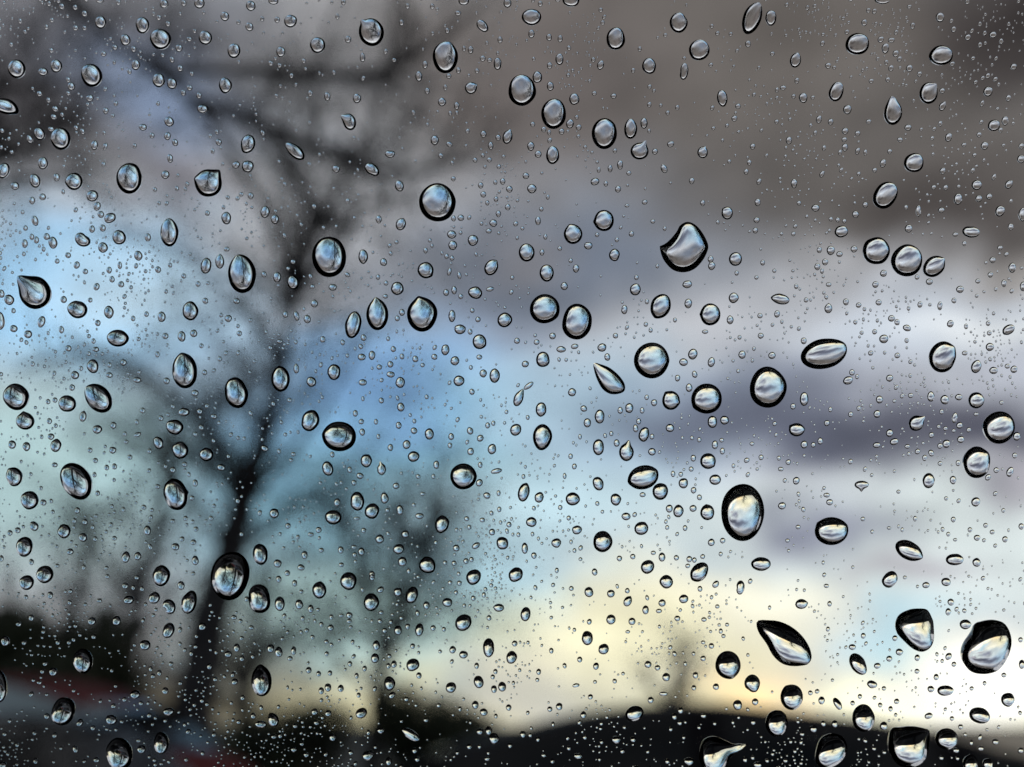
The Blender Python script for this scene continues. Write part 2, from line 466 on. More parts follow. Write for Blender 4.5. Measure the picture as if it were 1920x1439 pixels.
# ------------------------------------------------------------------ parked cars
def make_car(label, paint, loc, rz, length, width, height, group='cars parked side by side outside'):
    """A five door car, nose towards +x, lofted from cross sections; local origin on the ground under its middle."""
    root = empty('parked_car', loc, rz)
    hl, hw, H = length / 2, width / 2, height
    belt = H * .60
    xs = np.linspace(-hl, hl, 61)
    def zr(x):      # top line: boot, rear glass, roof, windscreen, bonnet
        kx = [-hl, -hl * .97, -hl * .86, -hl * .62, -hl * .3, 0, hl * .13, hl * .24, hl * .5, hl * .73, hl * .83, hl * .95, hl]
        kz = [H * .50, H * .60, H * .69, H * .84, H * .952, H, H * .992, H * .968, H * .872, H * .68, H * .62, H * .53, H * .40]
        return float(np.interp(x, kx, kz))
    zs = np.array([zr(x) for x in xs])
    for _ in range(3):
        zs[1:-1] = .25 * zs[:-2] + .5 * zs[1:-1] + .25 * zs[2:]
    def wid(x):
        return hw * (1 - .22 * abs(x / hl) ** 5)
    def bot(x):
        return .2 + .12 * abs(x / hl) ** 4
    rows = []
    for x, zt in zip(xs, zs):
        w = wid(x); zb = min(belt + .02 * math.cos(x), zt - .03)
        up = max(0.0, min(1.0, (zt - belt) / (H - belt)))
        wr = w * (1 - .27 * up)
        half = [(w * .55, bot(x)), (w * .93, bot(x) + .03), (w * .995, bot(x) + .2), (w, (bot(x) + zb) * .55), (w * .985, zb - .05), (w * .96, zb),
                ((w * .96 + wr * .97) / 2 + .008, (zb + zt - .05) / 2), (wr * .95, zt - .055 if zt - zb > .1 else zt - .012), (wr * .82, zt - .018 if zt - zb > .1 else zt - .006), (wr * .45, zt - .003), (0, zt)]
        pts = [(x, -y, z) for y, z in half] + [(x, y, z) for y, z in half[:-1][::-1]]
        rows.append(pts)
    n = len(rows[0])
    V = [p for r in rows for p in r]
    parts = {'body': [], 'windscreen': [], 'rear_window': []}
    side = {}
    for i in range(len(xs) - 1):
        xm = (xs[i] + xs[i + 1]) / 2 / hl
        for k in range(n):
            k2 = (k + 1) % n
            f = (i * n + k, i * n + k2, (i + 1) * n + k2, (i + 1) * n + k)
            strip = k if k < 10 else n - 2 - k
            key = 'body'
            if strip in (5, 6) and k != n - 1:
                s = 'near' if k < 10 else 'far'
                if .06 < xm < .48: key = s + 'a'
                elif -.34 < xm < -.0: key = s + 'b'
                elif -.62 < xm < -.40: key = s + 'c'
            elif strip in (8, 9) and k != n - 1:
                if .46 < xm < .73: key = 'windscreen'
                elif -.86 < xm < -.60: key = 'rear_window'
            if key in parts: parts[key].append(f)
            else: side.setdefault(key, []).append(f)
    parts['body'].append(tuple(range(n))); parts['body'].append(tuple((len(xs) - 1) * n + k for k in reversed(range(n))))
    def piece(nm, faces, mat):
        used = sorted({v for f in faces for v in f}); ix = {v: j for j, v in enumerate(used)}
        return mesh_obj(nm, [V[v] for v in used], [tuple(ix[v] for v in f) for f in faces], mat, root)
    piece('body', parts['body'], paint)
    piece('windscreen', parts['windscreen'], M['car_glass'])
    piece('rear_window', parts['rear_window'], M['car_glass'])
    for s in sorted(side): piece('side_window', side[s], M['car_glass'])
    # wheels
    wr_ = H * .215
    def ring(y0, y1, r0, r1, seg=28):
        v = []; f = []
        for t in range(seg):
            a = 2 * math.pi * t / seg
            for (y, r) in ((y0, r0), (y0, r1), (y1, r1), (y1, r0)):
                v.append((r * math.cos(a), y, r * math.sin(a)))
        for t in range(seg):
            b = (t + 1) % seg
            for q in range(4):
                q2 = (q + 1) % 4
                f.append((t * 4 + q, t * 4 + q2, b * 4 + q2, b * 4 + q))
        return v, f
    for sx in (-.62, .63):
        for sy in (-1, 1):
            o = empty('wheel', (sx * hl, sy * (hw - .09), wr_)); o.parent = root
            v, f = ring(-.1, .1, wr_ * .64, wr_)
            mesh_obj('tyre', v, f, M['rubber'], o)
            v, f = ring(-.075, .075, wr_ * .55, wr_ * .645)
            for q in range(5):
                a = 2 * math.pi * q / 5
                b = len(v)
                for (r, ww) in ((.03, .035), (wr_ * .57, .025)):
                    for yy in (sy * .05, sy * .085):
                        for s2 in (-1, 1):
                            v.append((r * math.cos(a) - s2 * ww * math.sin(a), yy, r * math.sin(a) + s2 * ww * math.cos(a)))
                f += [(b, b + 1, b + 3, b + 2), (b + 4, b + 6, b + 7, b + 5), (b, b + 4, b + 5, b + 1), (b + 2, b + 3, b + 7, b + 6), (b, b + 2, b + 6, b + 4), (b + 1, b + 5, b + 7, b + 3)]
            mesh_obj('rim', v, f, M['rim'], o)
    # lamps, mirrors, handles
    for sy in (-1, 1):
        v, f = box(hl * .935, sy * hw * .62, H * .455, .16, .34, .12)
        mesh_obj('headlight', v, f, M['lamp'], root, smooth=False)
        v, f = box(-hl * .955, sy * hw * .66, H * .52, .1, .26, .16)
        mesh_obj('tail_light', v, f, M['tail'], root, smooth=False)
        v, f = box(hl * .5, sy * (hw + .09), belt + .04, .1, .2, .13)
        mr_ = mesh_obj('wing_mirror', v, f, paint, root, smooth=False)
        bv = mr_.modifiers.new('bevel', 'BEVEL'); bv.width = .03; bv.segments = 3
        for hx in (.0, -.36):
            v, f = box(hx * hl, sy * (hw * .995 + .012), belt - .1, .16, .035, .03)
            mesh_obj('door_handle', v, f, paint, root, smooth=False)
    return tag(root, label, 'car', group)

make_car('black car parked side on, its domed roof rising against the bright horizon', M['black_paint'], (.9, 4.3, 0), R(179), 5.0, 1.84, 1.555)
make_car('slate grey car parked beside the black car, its screen pillar catching the sky', M['slate_paint'], (-3.1, 3.9, 0), R(-14), 4.5, 1.82, 1.69)
make_car('dark red car parked beyond the slate grey car', M['red_paint'], (-4.35, 7.6, 0), R(-8), 4.4, 1.8, 1.84)

# ------------------------------------------------------------------ the car we sit in: a dark cabin around the window
PANE_IN = 0.0985                                   # camera to inner face of the glass
PANE_T = 0.004
GLASS_PITCH = PITCH + R(2.5)                       # the glass leans back a little more than the line of sight
GN = Vector((0, math.cos(GLASS_PITCH), math.sin(GLASS_PITCH)))
GU = Vector((0, -math.sin(GLASS_PITCH), math.cos(GLASS_PITCH)))
FRAME = Matrix((RIGHT, GU, -GN)).transposed().to_4x4()
PC = CAM + FWD * PANE_IN + GN * PANE_T                # middle of the outer face
FRAME.translation = PC
PW, PH = .90, .50                                  # glass size
own = empty('car_cabin', (0, -.6, 0))
tag(own, 'dark interior of the car around the rain covered window', 'car')
def own_part(name, v, f, mat, smooth=False):
    return mesh_obj(name, [Vector(p) - own.location for p in v], f, mat, own, smooth)
def loc(x, y, z):
    return FRAME @ Vector((x, y, z))
def slab(a, b, c, d, t, name, mat):
    """Thick panel with inner face a-b-c-d, t thick away from the cabin middle."""
    a, b, c, d = (Vector(q) for q in (a, b, c, d))
    nrm_ = (b - a).cross(d - a).normalized()
    mid = Vector((0, -.7, 1.1))
    if nrm_.dot(mid - (a + c) / 2) > 0: nrm_ = -nrm_
    v = [a, b, c, d] + [q + nrm_ * t for q in (a, b, c, d)]
    f = [(0, 1, 2, 3), (7, 6, 5, 4), (0, 4, 5, 1), (1, 5, 6, 2), (2, 6, 7, 3), (3, 7, 4, 0)]
    return own_part(name, v, f, mat)
w2, h2 = PW / 2 - .012, PH / 2 - .012
tl_, tr_, bl_, br_ = loc(-w2, h2, .006), loc(w2, h2, .006), loc(-w2, -h2, .006), loc(w2, -h2, .006)
RL, RR2 = (-.74, -2.0, 1.62), (.74, -2.0, 1.62)
FL, FR = (-.74, -2.0, .36), (.74, -2.0, .36)
ML, MR_ = (-.74, .36, .36), (.74, .36, .36)
slab(tl_, tr_, RR2, RL, .03, 'headliner', M['trim'])
slab(bl_, ML, MR_, br_, .03, 'door_trim', M['trim'])
slab(FL, FR, MR_, ML, .03, 'floor_pan', M['trim'])
slab(RL, RR2, FR, FL, .03, 'bulkhead', M['trim'])
for sgn, a, b, c, d, e in ((-1, tl_, RL, FL, ML, bl_), (1, tr_, RR2, FR, MR_, br_)):
    a, b, c, d, e = (Vector(q) for q in (a, b, c, d, e))
    o_ = Vector((sgn * .03, 0, 0))
    v = [a, b, c, d, e] + [q + o_ for q in (a, b, c, d, e)]
    f = [(0, 1, 2, 3, 4), (9, 8, 7, 6, 5)] + [(k, k + 5, (k + 1) % 5 + 5, (k + 1) % 5) for k in range(5)]
    own_part('side_trim', v, f, M['trim'])
# bodywork round the opening: the glass lies deep between thick black window pillars
for nm, x0, x1, y0, y1 in (('window_pillar', -PW / 2 - .22, -PW / 2 + .002, -PH / 2 - .16, PH / 2 + .16), ('window_pillar', PW / 2 - .002, PW / 2 + .22, -PH / 2 - .16, PH / 2 + .16),
                           ('roof_edge', -PW / 2 - .001, PW / 2 + .001, PH / 2 - .002, PH / 2 + .158), ('window_ledge', -PW / 2 - .001, PW / 2 + .001, -PH / 2 - .158, -PH / 2 + .002)):
    dz = .018 if nm != 'window_ledge' else .012
    v = [loc(x, y, z) for x in (x0, x1) for y in (y0, y1) for z in (-dz, .03)]
    f = [(0, 1, 3, 2), (4, 6, 7, 5), (0, 4, 5, 1), (2, 3, 7, 6), (0, 2, 6, 4), (1, 5, 7, 3)]
    o = own_part(nm, v, f, M['trim'])
    bv = o.modifiers.new('bevel', 'BEVEL'); bv.width = .012; bv.segments = 3
# rubber seal round the glass
sv, sf = [], []
prof = [(-.014, .012), (.02, .012), (.02, -.008), (-.014, -.008)]
for ci, (cx, cy2) in enumerate(((-1, -1), (1, -1), (1, 1), (-1, 1))):
    for (o1, z) in prof:
        sv.append(loc(cx * (PW / 2 + o1 + (.002 if z > 0 else .0)), cy2 * (PH / 2 + o1), z))
for ci in range(4):
    cj = (ci + 1) % 4
    for q in range(4):
        q2 = (q + 1) % 4
        sf.append((ci * 4 + q, ci * 4 + q2, cj * 4 + q2, cj * 4 + q))
own_part('window_seal', sv, sf, M['rubber'])
for sx in (-.62, .62):
    for yy in (.05, -1.7):
        v = []; f = []
        for t in range(24):
            a_ = 2 * math.pi * t / 24
            for (xx, r) in ((-.1, .2), (-.1, .32), (.1, .32), (.1, .2)):
                v.append((sx + xx, yy + r * math.cos(a_), .32 + r * math.sin(a_)))
        for t in range(24):
            b_ = (t + 1) % 24
            for q in range(4): f.append((t * 4 + q, t * 4 + (q + 1) % 4, b_ * 4 + (q + 1) % 4, b_ * 4 + q))
        own_part('wheel', v, f, M['rubber'], True)
# the pane
pv, pf = [], []
for z in (0.0, PANE_T):
    for (cx, cy2) in ((-1, -1), (1, -1), (1, 1), (-1, 1)):
        pv.append((cx * PW / 2, cy2 * PH / 2, z))
pf = [(3, 2, 1, 0), (4, 5, 6, 7), (0, 1, 5, 4), (1, 2, 6, 5), (2, 3, 7, 6), (3, 0, 4, 7)]
pane = mesh_obj('car_window', pv, pf, M['pane'], smooth=False, matrix=FRAME.copy())
tag(pane, 'clear sloping car window covered with raindrops on its outer face', 'window')

# ------------------------------------------------------------------ raindrops on the outer face of the glass
# Observed drops. Each tile is (offset in the photograph, text); an entry is: x y w h [rTilt] [angle:amount:width bumps] [| own label],
# in quarter photo pixels from the tile's corner.
TILES = [
((0, 0), """124 517 130 145 r-12;422 497 88 98;686 566 160 172 r20|large round raindrop among dark branches, its rim thick on one side;755 170 84 95;1068 190 104 120;
1202 294 156 154|large round raindrop with two mid-sized drops close above it;940 301 78 86;1540 285 102 104;1754 383 98 108 60:.08:25;1690 642 98 118;1190 604 94 104;1290 628 74 82;
455 1042 148 168 180:.05:12|large round raindrop with a tiny nib at its side among dark branches;322 1226 76 92;296 1006 80 98 r15;555 1362 128 132 180:.07:18;262 1358 80 106 r10 120:.06:20;
967 1340 190 230 55:.07:25|large egg shaped raindrop with a dark shoulder and a tiny tree inside;1562 1375 205 205 160:.1:14 48:.3:16|two-cornered raindrop, its upper edge cut into a slanting hollow;
1860 1080 108 140 r-15 240:.12:20;1858 1250 92 90;1240 1312 62 64;1268 914 70 76;1518 818 80 66 0:.15:15;1018 488 66 76;1230 30 66 66;1686 124 68 68;1870 203 62 62;1880 45 72 78;1495 25 80 80;
535 650 56 60;674 737 56 50 r20;40 798 190 115 r-15 330:.22:16|long raindrop drawn out to a dark drooping point at the glass edge;25 1280 90 120 r-25;708 1090 54 72 r-15;1342 362 54 56;464 50 42 44;565 58 38 40;635 104 44 46;325 540 68 60 180:.15:20;
415 818 46 46;404 878 44 44;793 832 42 48;1072 956 56 52;1256 1022 48 62 r-12;1312 1070 46 56 r20;1275 1190 44 66 r8;1640 1068 46 50;1770 1238 60 52 r15;112 1396 62 62;424 1332 48 60;225 1048 48 62 r20 115:.3:14;
385 380 36 40;568 212 40 42;634 212 34 36;1260 180 40 40;1352 515 44 48;1290 450 36 46;1375 698 36 46;1422 660 42 44;1492 718 40 46;789 1100 36 58 r-15;384 970 46 40;1192 134 38 40;862 357 40 40;777 405 40 42;1002 370 38 48;
1420 295 42 36;1140 1018 38 42;888 20 38 42;748 5 60 40;1378 26 40 46;620 988 34 48 r20;868 778 34 38;297 705 40 44;1595 1135 28 42"""),
((480, 0), """130 6 76 60;258 160 96 96 30:.06:25;186 390 70 78;462 340 116 118|mid-sized round raindrop alone below a branch, rim even;158 150 42 46;690 297 50 52;
865 243 190 208 r15 131:.22:8|large round raindrop with a fine spike at its upper corner;1420 432 192 236|large upright oval raindrop with a heavy black rim on brown grey cloud;799 434 42 66 90:.1:20;1698 195 104 72 r-45;1812 480 60 88;1558 6 80 70;1886 25 60 66;
1221 574 52 78;1268 488 40 56;1515 100 44 38;1612 662 92 88 32:.2:13;1395 767 62 62;535 725 48 62 130:.15:20;757 740 64 70;700 915 100 128 r20 146:.38:15|teardrop with its thin tip bent up and sideways over a branch;
295 1138 168 92 r-42 138:.08:20|long slanting raindrop lying across a blurred branch;1005 1155 80 58 90:-.2:40;870 1273 120 84 r-35 80:.1:14 260:-.1:20|ragged slanting raindrop with a notch below;1340 1053 62 74;1075 1396 66 86 r15;1886 1030 74 104 r-15 68:.25:12;
1706 1008 46 52;1760 1096 40 60;1816 1034 40 48;1830 300 38 50;1610 376 42 54;1518 530 36 46;1700 440 44 44;1752 453 38 34;1284 684 38 48;1322 50 34 42;1136 48 30 42;655 18 36 42;1092 172 36 46;1446 572 40 38;1450 1084 48 38 r-30;
1505 795 40 56;1643 1202 36 38;1685 1392 40 46;1850 1362 40 50;1480 1342 36 38;1900 1420 50 50;408 702 40 44;110 476 38 40;1435 232 34 42;1420 658 28 44 270:.1:20;1036 452 36 28;600 1268 60 54;1386 1170 36 40;1795 1370 30 38;1750 1200 38 36;1560 366 28 40"""),
((960, 0), """146 130 150 122|broad oval raindrop wider than tall, alone near the top edge;212 30 36 42;443 0 126 104;778 292 142 168|large upright oval raindrop standing alone on brown cloud;1250 172 136 150 r10;1405 376 156 154 r20 230:.07:20|large rounded raindrop with a blunt lower corner;
1800 140 140 230 r-20 62:.14:18 250:.05:16|tall leaf shaped raindrop with a pale pointed top;356 446 62 82;282 494 40 50;190 580 74 86;288 648 54 68;75 680 208 232|large round raindrop, highest of a slanting row of three;313 856 188 228|large oval raindrop, middle of a slanting row of three;467 745 76 88;692 1004 190 230 40:.05:20|large oval raindrop, lowest of a slanting row of three;
890 970 98 150|narrow upright oval raindrop between the slanting row and a small oval;990 926 54 82;957 1135 138 126 58:.48:11|raindrop with a bent neck like a small flask;1028 496 106 118;664 490 50 72 r-15;1290 540 66 122 r-8 180:-.18:30 95:.1:14|thin bean shaped raindrop with a pale tip;1577 738 80 122 r8 285:.06:15;1430 1145 80 86 65:.2:7;
1190 1082 54 46 r20;435 930 58 70 r-15;305 1165 100 136|oval raindrop holding a pale round bubble;141 1098 54 68;196 1158 52 54;104 1320 50 48;148 1417 70 70;622 1364 66 56 r20;810 1238 44 70;736 1266 36 56;1072 1138 44 46 r-20;1141 1268 48 66 r25 110:.15:14;1770 332 44 48;1668 890 44 46;1695 798 42 40;
146 256 48 62;278 282 42 54;361 292 38 52;500 956 44 44;372 988 42 46;1805 1100 40 46;1348 1358 40 48;1756 1290 36 44;1852 1364 34 50 r-15;1240 808 32 38;1150 265 30 30;680 172 32 36;762 722 46 40;617 702 36 34;485 882 30 34;238 972 38 42;278 995 30 40;155 934 36 40;
795 1420 46 50;704 1380 32 42;650 1276 28 44;1292 438 28 26;1640 258 28 34;1498 198 30 32;772 1132 32 38;343 0 40 30;876 1300 36 36;610 450 32 38"""),
((1440, 0), """22 136 84 114;856 0 120 62;671 330 178 164|large round raindrop alone near the darkest corner of cloud;1300 416 174 148 185:.06:18|large raindrop broad at the side with a blunt point, near the darkest cloud;206 455 84 108 r-15 75:.14:11;1290 132 64 70;512 690 108 148 r-12|mid-sized slanted oval raindrop beside many specks;264 736 64 76;
938 850 136 178 95:.5:20|pear shaped raindrop with a thick pale neck;1205 700 138 162 50:.18:13|raindrop squared off with one sharp upper corner;1308 800 50 68 r-25 60:.28:11;595 823 62 72;880 365 56 74;958 404 46 50;986 445 36 44;922 514 40 44;1060 514 50 52;470 916 42 48;382 898 42 60 r-15;578 985 50 50;577 1108 46 60;157 1055 46 58;754 914 40 36;
1095 1222 148 146 r30|large rounded raindrop well below the pear shaped one;862 1227 46 64 r-15;1310 1284 42 50;1565 1390 76 74;1695 942 92 86 r30;1778 908 52 70;1650 688 68 76;1686 262 54 48;1498 282 46 44;1392 222 38 44;1354 1032 50 66 r-20;1624 1096 56 60;1806 1385 54 68 r-35 50:.12:14;1898 1195 56 62;
880 1466 170 215 r-30|large slanted oval raindrop above the trio of round drops;1842 502 46 48;1803 738 40 48;1307 683 40 42;1382 480 38 36;450 494 44 44;1050 958 52 48;1292 930 32 46;1606 778 30 48 r-15;405 1308 34 54 r-25;195 1378 48 68;113 660 48 36;216 608 34 44;672 1002 40 40;990 1050 44 36 r-30;1694 1330 30 50 r-20;1332 1408 36 42;1536 1280 30 42;
1242 1406 34 36;1470 1088 36 32;1548 1166 30 34;1085 196 36 48;722 172 44 50;845 298 46 46;925 303 50 40;752 80 32 36;1060 52 34 30;296 60 28 36;33 404 36 34;592 242 34 36;774 610 36 36;898 600 34 38;1136 558 36 42;672 1135 34 56 r-15;730 1146 28 46;540 1146 28 44;800 1278 34 38;912 1138 34 38;680 1305 28 34;1583 1012 36 40;1600 918 30 36;1745 978 30 40;1900 1098 40 44;572 1048 40 36;420 1112 30 44;354 1000 28 40;192 724 32 36;497 508 28 30"""),
((0, 360), """692 30 90 84;262 757 235 245 136:.5:20|big teardrop with a torn pointed upper corner holding a tiny tree;620 358 122 104 r-30 50:-.28:35;893 342 102 108;772 418 72 80;396 382 66 90 r8;350 336 48 52;1270 306 134 212 90:.04:15|tall oval raindrop with a narrow top below dark branches;1697 197 74 94;262 218 50 78 r12;825 196 90 74 r35;728 108 54 68 r-20;756 170 50 52;1037 480 62 74;770 272 46 54;
1545 555 80 122 r-12;1648 525 68 104 88:.2:14;1815 618 210 285 105:.06:15|big oval raindrop with a tree image, just touching the dark trunk;580 882 144 138|large round raindrop on pale blue sky with a tiny tree inside;816 902 72 94;1428 893 118 146|mid-sized upright raindrop on pale blue sky, flat at its upper corner;883 1098 160 128 0:.06:18 170:.04:18|broad raindrop pointed at one end on pale blue sky;695 1308 88 104;1385 1345 190 260 100:.08:14|tall raindrop with a ragged golden top and thick dark side;68 810 74 80;477 808 48 54;310 975 56 90 r-20 200:-.1:25;102 1026 56 56;210 1068 62 60 r30;733 984 42 48;724 712 44 58 r-20;
818 588 42 50;840 657 40 50;908 694 46 48;1212 938 62 78;1362 1085 60 80;1453 1062 54 58;575 550 44 58 r-20;510 476 44 44;1108 342 46 62;690 280 44 54;185 388 44 66;272 362 38 54;238 338 36 48;562 1375 62 64;820 1375 50 42;926 1280 48 50;718 1182 48 40;513 1174 46 48;1030 1412 60 44;1240 1082 44 48;1098 918 36 42;1185 584 44 52;998 950 34 42;898 552 34 58;640 598 40 42;
676 812 34 38;1712 950 54 54 r30;1485 692 36 44;1540 818 44 46;1775 820 50 44;1795 1062 40 42;1535 1354 38 42;1378 632 36 40;1275 550 32 38;1250 1418 46 50;0 970 66 130;10 765 46 64;240 65 46 56;318 38 52 50;460 1035 38 54;1180 1220 32 46;1510 1155 32 38;428 520 36 40;1700 430 42 38;1880 30 44 50;1555 160 36 42;190 272 36 40;100 892 34 40"""),
((480, 360), """1360 80 276 286 5:.03:15|biggest round raindrop on plain cloud, a bare branch mirrored in its side;548 490 260 300 r5 60:.05:20|big round raindrop beside the dark crown with a sharp tree image;68 152 70 90 r-12;142 206 62 70;1086 244 76 92 r-20 65:.12:13;920 206 46 60;1468 320 70 62;1475 402 66 72;1627 364 80 82;804 486 72 108 275:.06:15;957 528 52 60;1272 588 122 122 318:.12:16;1764 568 100 122 r-30 52:.15:13;158 640 62 80;277 680 86 104 320:.08:16;1060 725 94 102;1645 757 106 92 r-30;1755 730 60 36 r10;437 838 54 58;304 932 42 74 r12;384 955 54 62;
727 1000 120 194 r-10|slim upright oval raindrop, smallest of three standing in a row;910 922 166 232 95:.14:11|pointed raindrop like a garlic bulb, middle of three in a row;1246 920 226 258 102:.12:11|big pointed raindrop, largest of three standing in a row;1470 932 54 90;1865 962 116 106 r30;1530 1032 84 74 150:.12:14 20:.1:14;1676 1125 104 114 330:.06:14;1420 1186 60 84 r-12;1492 1268 64 72 r-15;870 1226 50 70;793 1240 58 54;585 1352 98 122;1010 1370 64 46;184 1405 140 190 100:.05:15|oval raindrop standing before the dark trunk, pale top ragged;415 1425 74 76;1082 1430 70 84;
1522 1418 84 80;1704 1362 54 62;1790 1380 78 108 85:.06:14;302 1328 42 72 90:.2:13;807 1094 42 52;1008 1294 46 48;1030 1180 40 46;1195 1254 44 50;1338 1238 46 46;1426 756 44 52;1486 738 42 62;1536 785 36 40;1780 235 60 54 r-20;1746 294 46 36;1536 195 50 48;1482 200 36 44;1705 20 44 46;1800 55 34 44;1818 165 38 50;1888 115 42 48;1095 905 42 54;1060 950 38 42;1675 1240 44 38;1665 958 40 42;1095 1235 36 44;650 1130 34 44;500 1108 40 50;575 716 62 52;970 784 40 34;975 685 34 38;915 640 32 42;220 920 40 52;178 1122 44 32;60 620 38 48;
278 525 40 36;408 635 32 44;685 622 44 34 r-40;436 110 36 38;1430 484 34 42;1470 498 34 38;1272 440 32 46;1525 628 30 56 r10;1606 1050 36 44;1622 890 34 38;1612 1318 30 36;1250 1300 34 32;925 1315 42 40;800 1430 60 50;1450 600 32 60 r-15"""),
((960, 360), """690 216 150 160 187:.12:11|round raindrop with a small side nib on grey cloud;458 318 140 148 112:.1:13|round raindrop with a flattened upper corner on grey cloud;110 456 120 136;260 610 108 130;768 474 80 94;1676 504 100 104 100:-.05:30;1614 160 86 96 138:.12:13;925 733 82 90;1315 694 76 56 r10;1662 796 76 78;1115 858 150 188 r-25 245:.07:13|slanted almond raindrop pointed at its lower end;1488 920 150 168 178:.1:14|rounded triangular raindrop with a dark blunt side corner;245 878 224 220 330:.05:18|big round raindrop touching shoulders with an equal tall one;487 975 222 270|big tall raindrop standing just below an equal round one;1046 1265 262 270 0:.04:15|big round raindrop directly beside the slanting teardrop;232 1258 104 118;480 576 48 62;392 708 54 60;843 884 46 70;1322 838 56 74;1356 1218 72 80 r-20;1286 1278 66 58;1495 1278 54 76 r-10;1726 1222 56 62;1636 962 52 64 95:.16:13;1842 80 44 58;1498 556 54 62 r-15;1490 506 44 52;572 404 64 58 90:-.15:25;195 218 42 66;
250 338 30 44;225 454 36 48;304 1082 50 50;368 1182 74 48;470 1160 58 40 r12;675 1168 68 64;715 1240 44 58;100 1292 54 50 r20;185 1128 42 42;38 1118 44 46;776 1080 40 42;1370 1370 40 54 r15 100:.12:14;1242 1398 40 50;1835 212 44 46;1825 290 40 46;1880 532 36 42;1866 1080 44 44;1430 84 36 46;896 316 40 42;638 322 32 36;1448 1050 48 32;933 643 34 38;1012 824 32 40;995 78 42 38;220 130 32 38;268 40 28 38;1145 276 28 36;1222 962 30 36;1685 610 32 38;1056 222 34 34;28 240 38 40;1860 930 40 40;1040 1038 30 40;358 425 34 36;440 516 32 36;862 104 34 28"""),
((1440, 360), """813 443 204 206|large round raindrop at the start of a touching trio;1042 516 232 244|largest round raindrop in the middle of a touching trio;1246 560 178 146 r38 38:.12:12|slanted bean raindrop at the end of a touching trio;550 298 102 90;356 122 60 54;656 170 48 54;866 612 52 52;806 696 48 50;470 440 60 72;428 527 46 50;370 562 44 54;385 436 38 48;645 430 50 52;1425 55 62 84;1740 145 70 82 r-15;1582 50 48 52;1658 36 44 44;1522 300 130 88 r-8 95:-.12:30|kidney shaped raindrop lying on its side on brown cloud;1128 144 40 86;1054 276 56 60;1440 732 58 54;1832 570 56 76;453 876 60 70 90:.18:13;95 805 132 80 r-12 172:.14:14|pale lip shaped raindrop with hardly any rim;584 826 44 52;830 830 46 46;1290 856 38 66;1140 846 38 48;926 950 52 50;968 978 40 48;868 1104 68 66;1042 1022 64 48 r-25;1368 990 50 56;
418 1215 350 225 r14 25:.04:18|big long oval raindrop lying aslant on white cloud;1310 1240 205 232 40:.12:18 335:-.07:25|large raindrop leaning like a comma on white cloud;1805 1034 96 72 r35 225:.1:13;1664 1164 64 62;1562 1312 76 98 r-15 75:.1:13;1692 1340 62 56;1845 1332 50 58;1796 1308 40 38;600 1415 76 62 r20;912 1398 54 52;268 1118 44 52;30 1228 54 54;630 1355 42 48;770 1210 40 38;970 1228 42 42;68 917 44 54;1210 675 52 48;1770 686 40 56;1685 512 46 46;536 468 50 42;1668 622 40 44;1300 138 46 42;1405 320 40 34;1472 388 32 40;1820 264 40 54;1040 1116 32 38;800 1050 36 42;680 850 42 40 r30;1118 640 34 40;1574 670 38 36;1740 420 40 36;405 595 28 44;455 696 40 36;1476 1210 44 36;1660 1060 36 38;1486 1010 30 44;1395 816 36 44;730 98 38 46;572 220 32 34;655 978 30 38;1915 710 50 74;1910 170 60 100"""),
((0, 720), """118 96 192 196|large round raindrop at the glass edge with a tree image and black cap;738 108 184 235 r38 140:.06:15|large slanted raindrop with a pale upper edge and a tree image;503 150 128 130;188 280 136 132 100:.17:12|raindrop like a tilted shell with a dark peak;622 246 52 80 r-12 75:.15:13;730 342 72 66;850 312 44 56;1310 324 130 112;1380 212 82 66;1188 443 74 98 r10;1352 498 120 132;1548 530 104 102 325:.06:15;1660 628 60 52 r-25;418 463 80 98 r-10;382 396 50 50;198 470 58 70;90 456 58 66;570 730 215 295 r28|big slanted oval raindrop with a thick black side on pale sky;105 698 122 146 125:.12:13 215:-.1:25|shell shaped raindrop with a broken pale edge;222 873 128 142;1315 830 180 240 r10 12:.16:11 210:-.08:25|tall raindrop with a black knob on its side before the trunk;480 1106 96 110;182 1222 124 150 r-8|mid-sized upright raindrop with a black cap on pale green sky;255 1068 64 76 r12;622 1152 62 66;
944 1300 60 88 r-12;1032 1292 50 66 r-12;1105 1100 52 76;1464 744 40 52;1464 1325 52 72;1316 1222 58 56;1450 1188 44 42;526 1258 52 48;335 1430 126 138 r-30|slanted black-capped raindrop, upper of a close pair;1210 1440 130 160 r-10;1725 1440 288 370 r-8|big raindrop on the dark trunk, its upper half black above a clear tree;1772 68 176 232 r12|raindrop tapering downwards with a black top corner before the trunk;540 28 42 50;1462 70 52 50;1070 200 40 44;1206 258 38 46;1510 328 40 44;1605 244 46 40;1030 382 54 36 r25 30:.25:13;675 498 36 40;845 498 52 54;410 608 44 38;800 628 36 44;858 620 38 48;580 950 40 48;637 1036 40 44;325 890 46 48;132 1098 44 46;74 1118 38 44;235 1336 36 48;
858 1158 36 36;1182 770 38 36;1078 925 40 38;1296 646 42 48;1440 856 36 38;1392 1010 34 40;1470 1090 36 40;1122 505 34 40;974 550 36 40;1385 604 38 42;370 280 38 48;412 122 38 40;360 134 34 40;1126 1222 30 50 r15;715 575 38 40;10 1310 34 50;1295 1030 36 36;708 682 32 40;732 820 36 40;1498 208 42 46 90:.15:13"""),
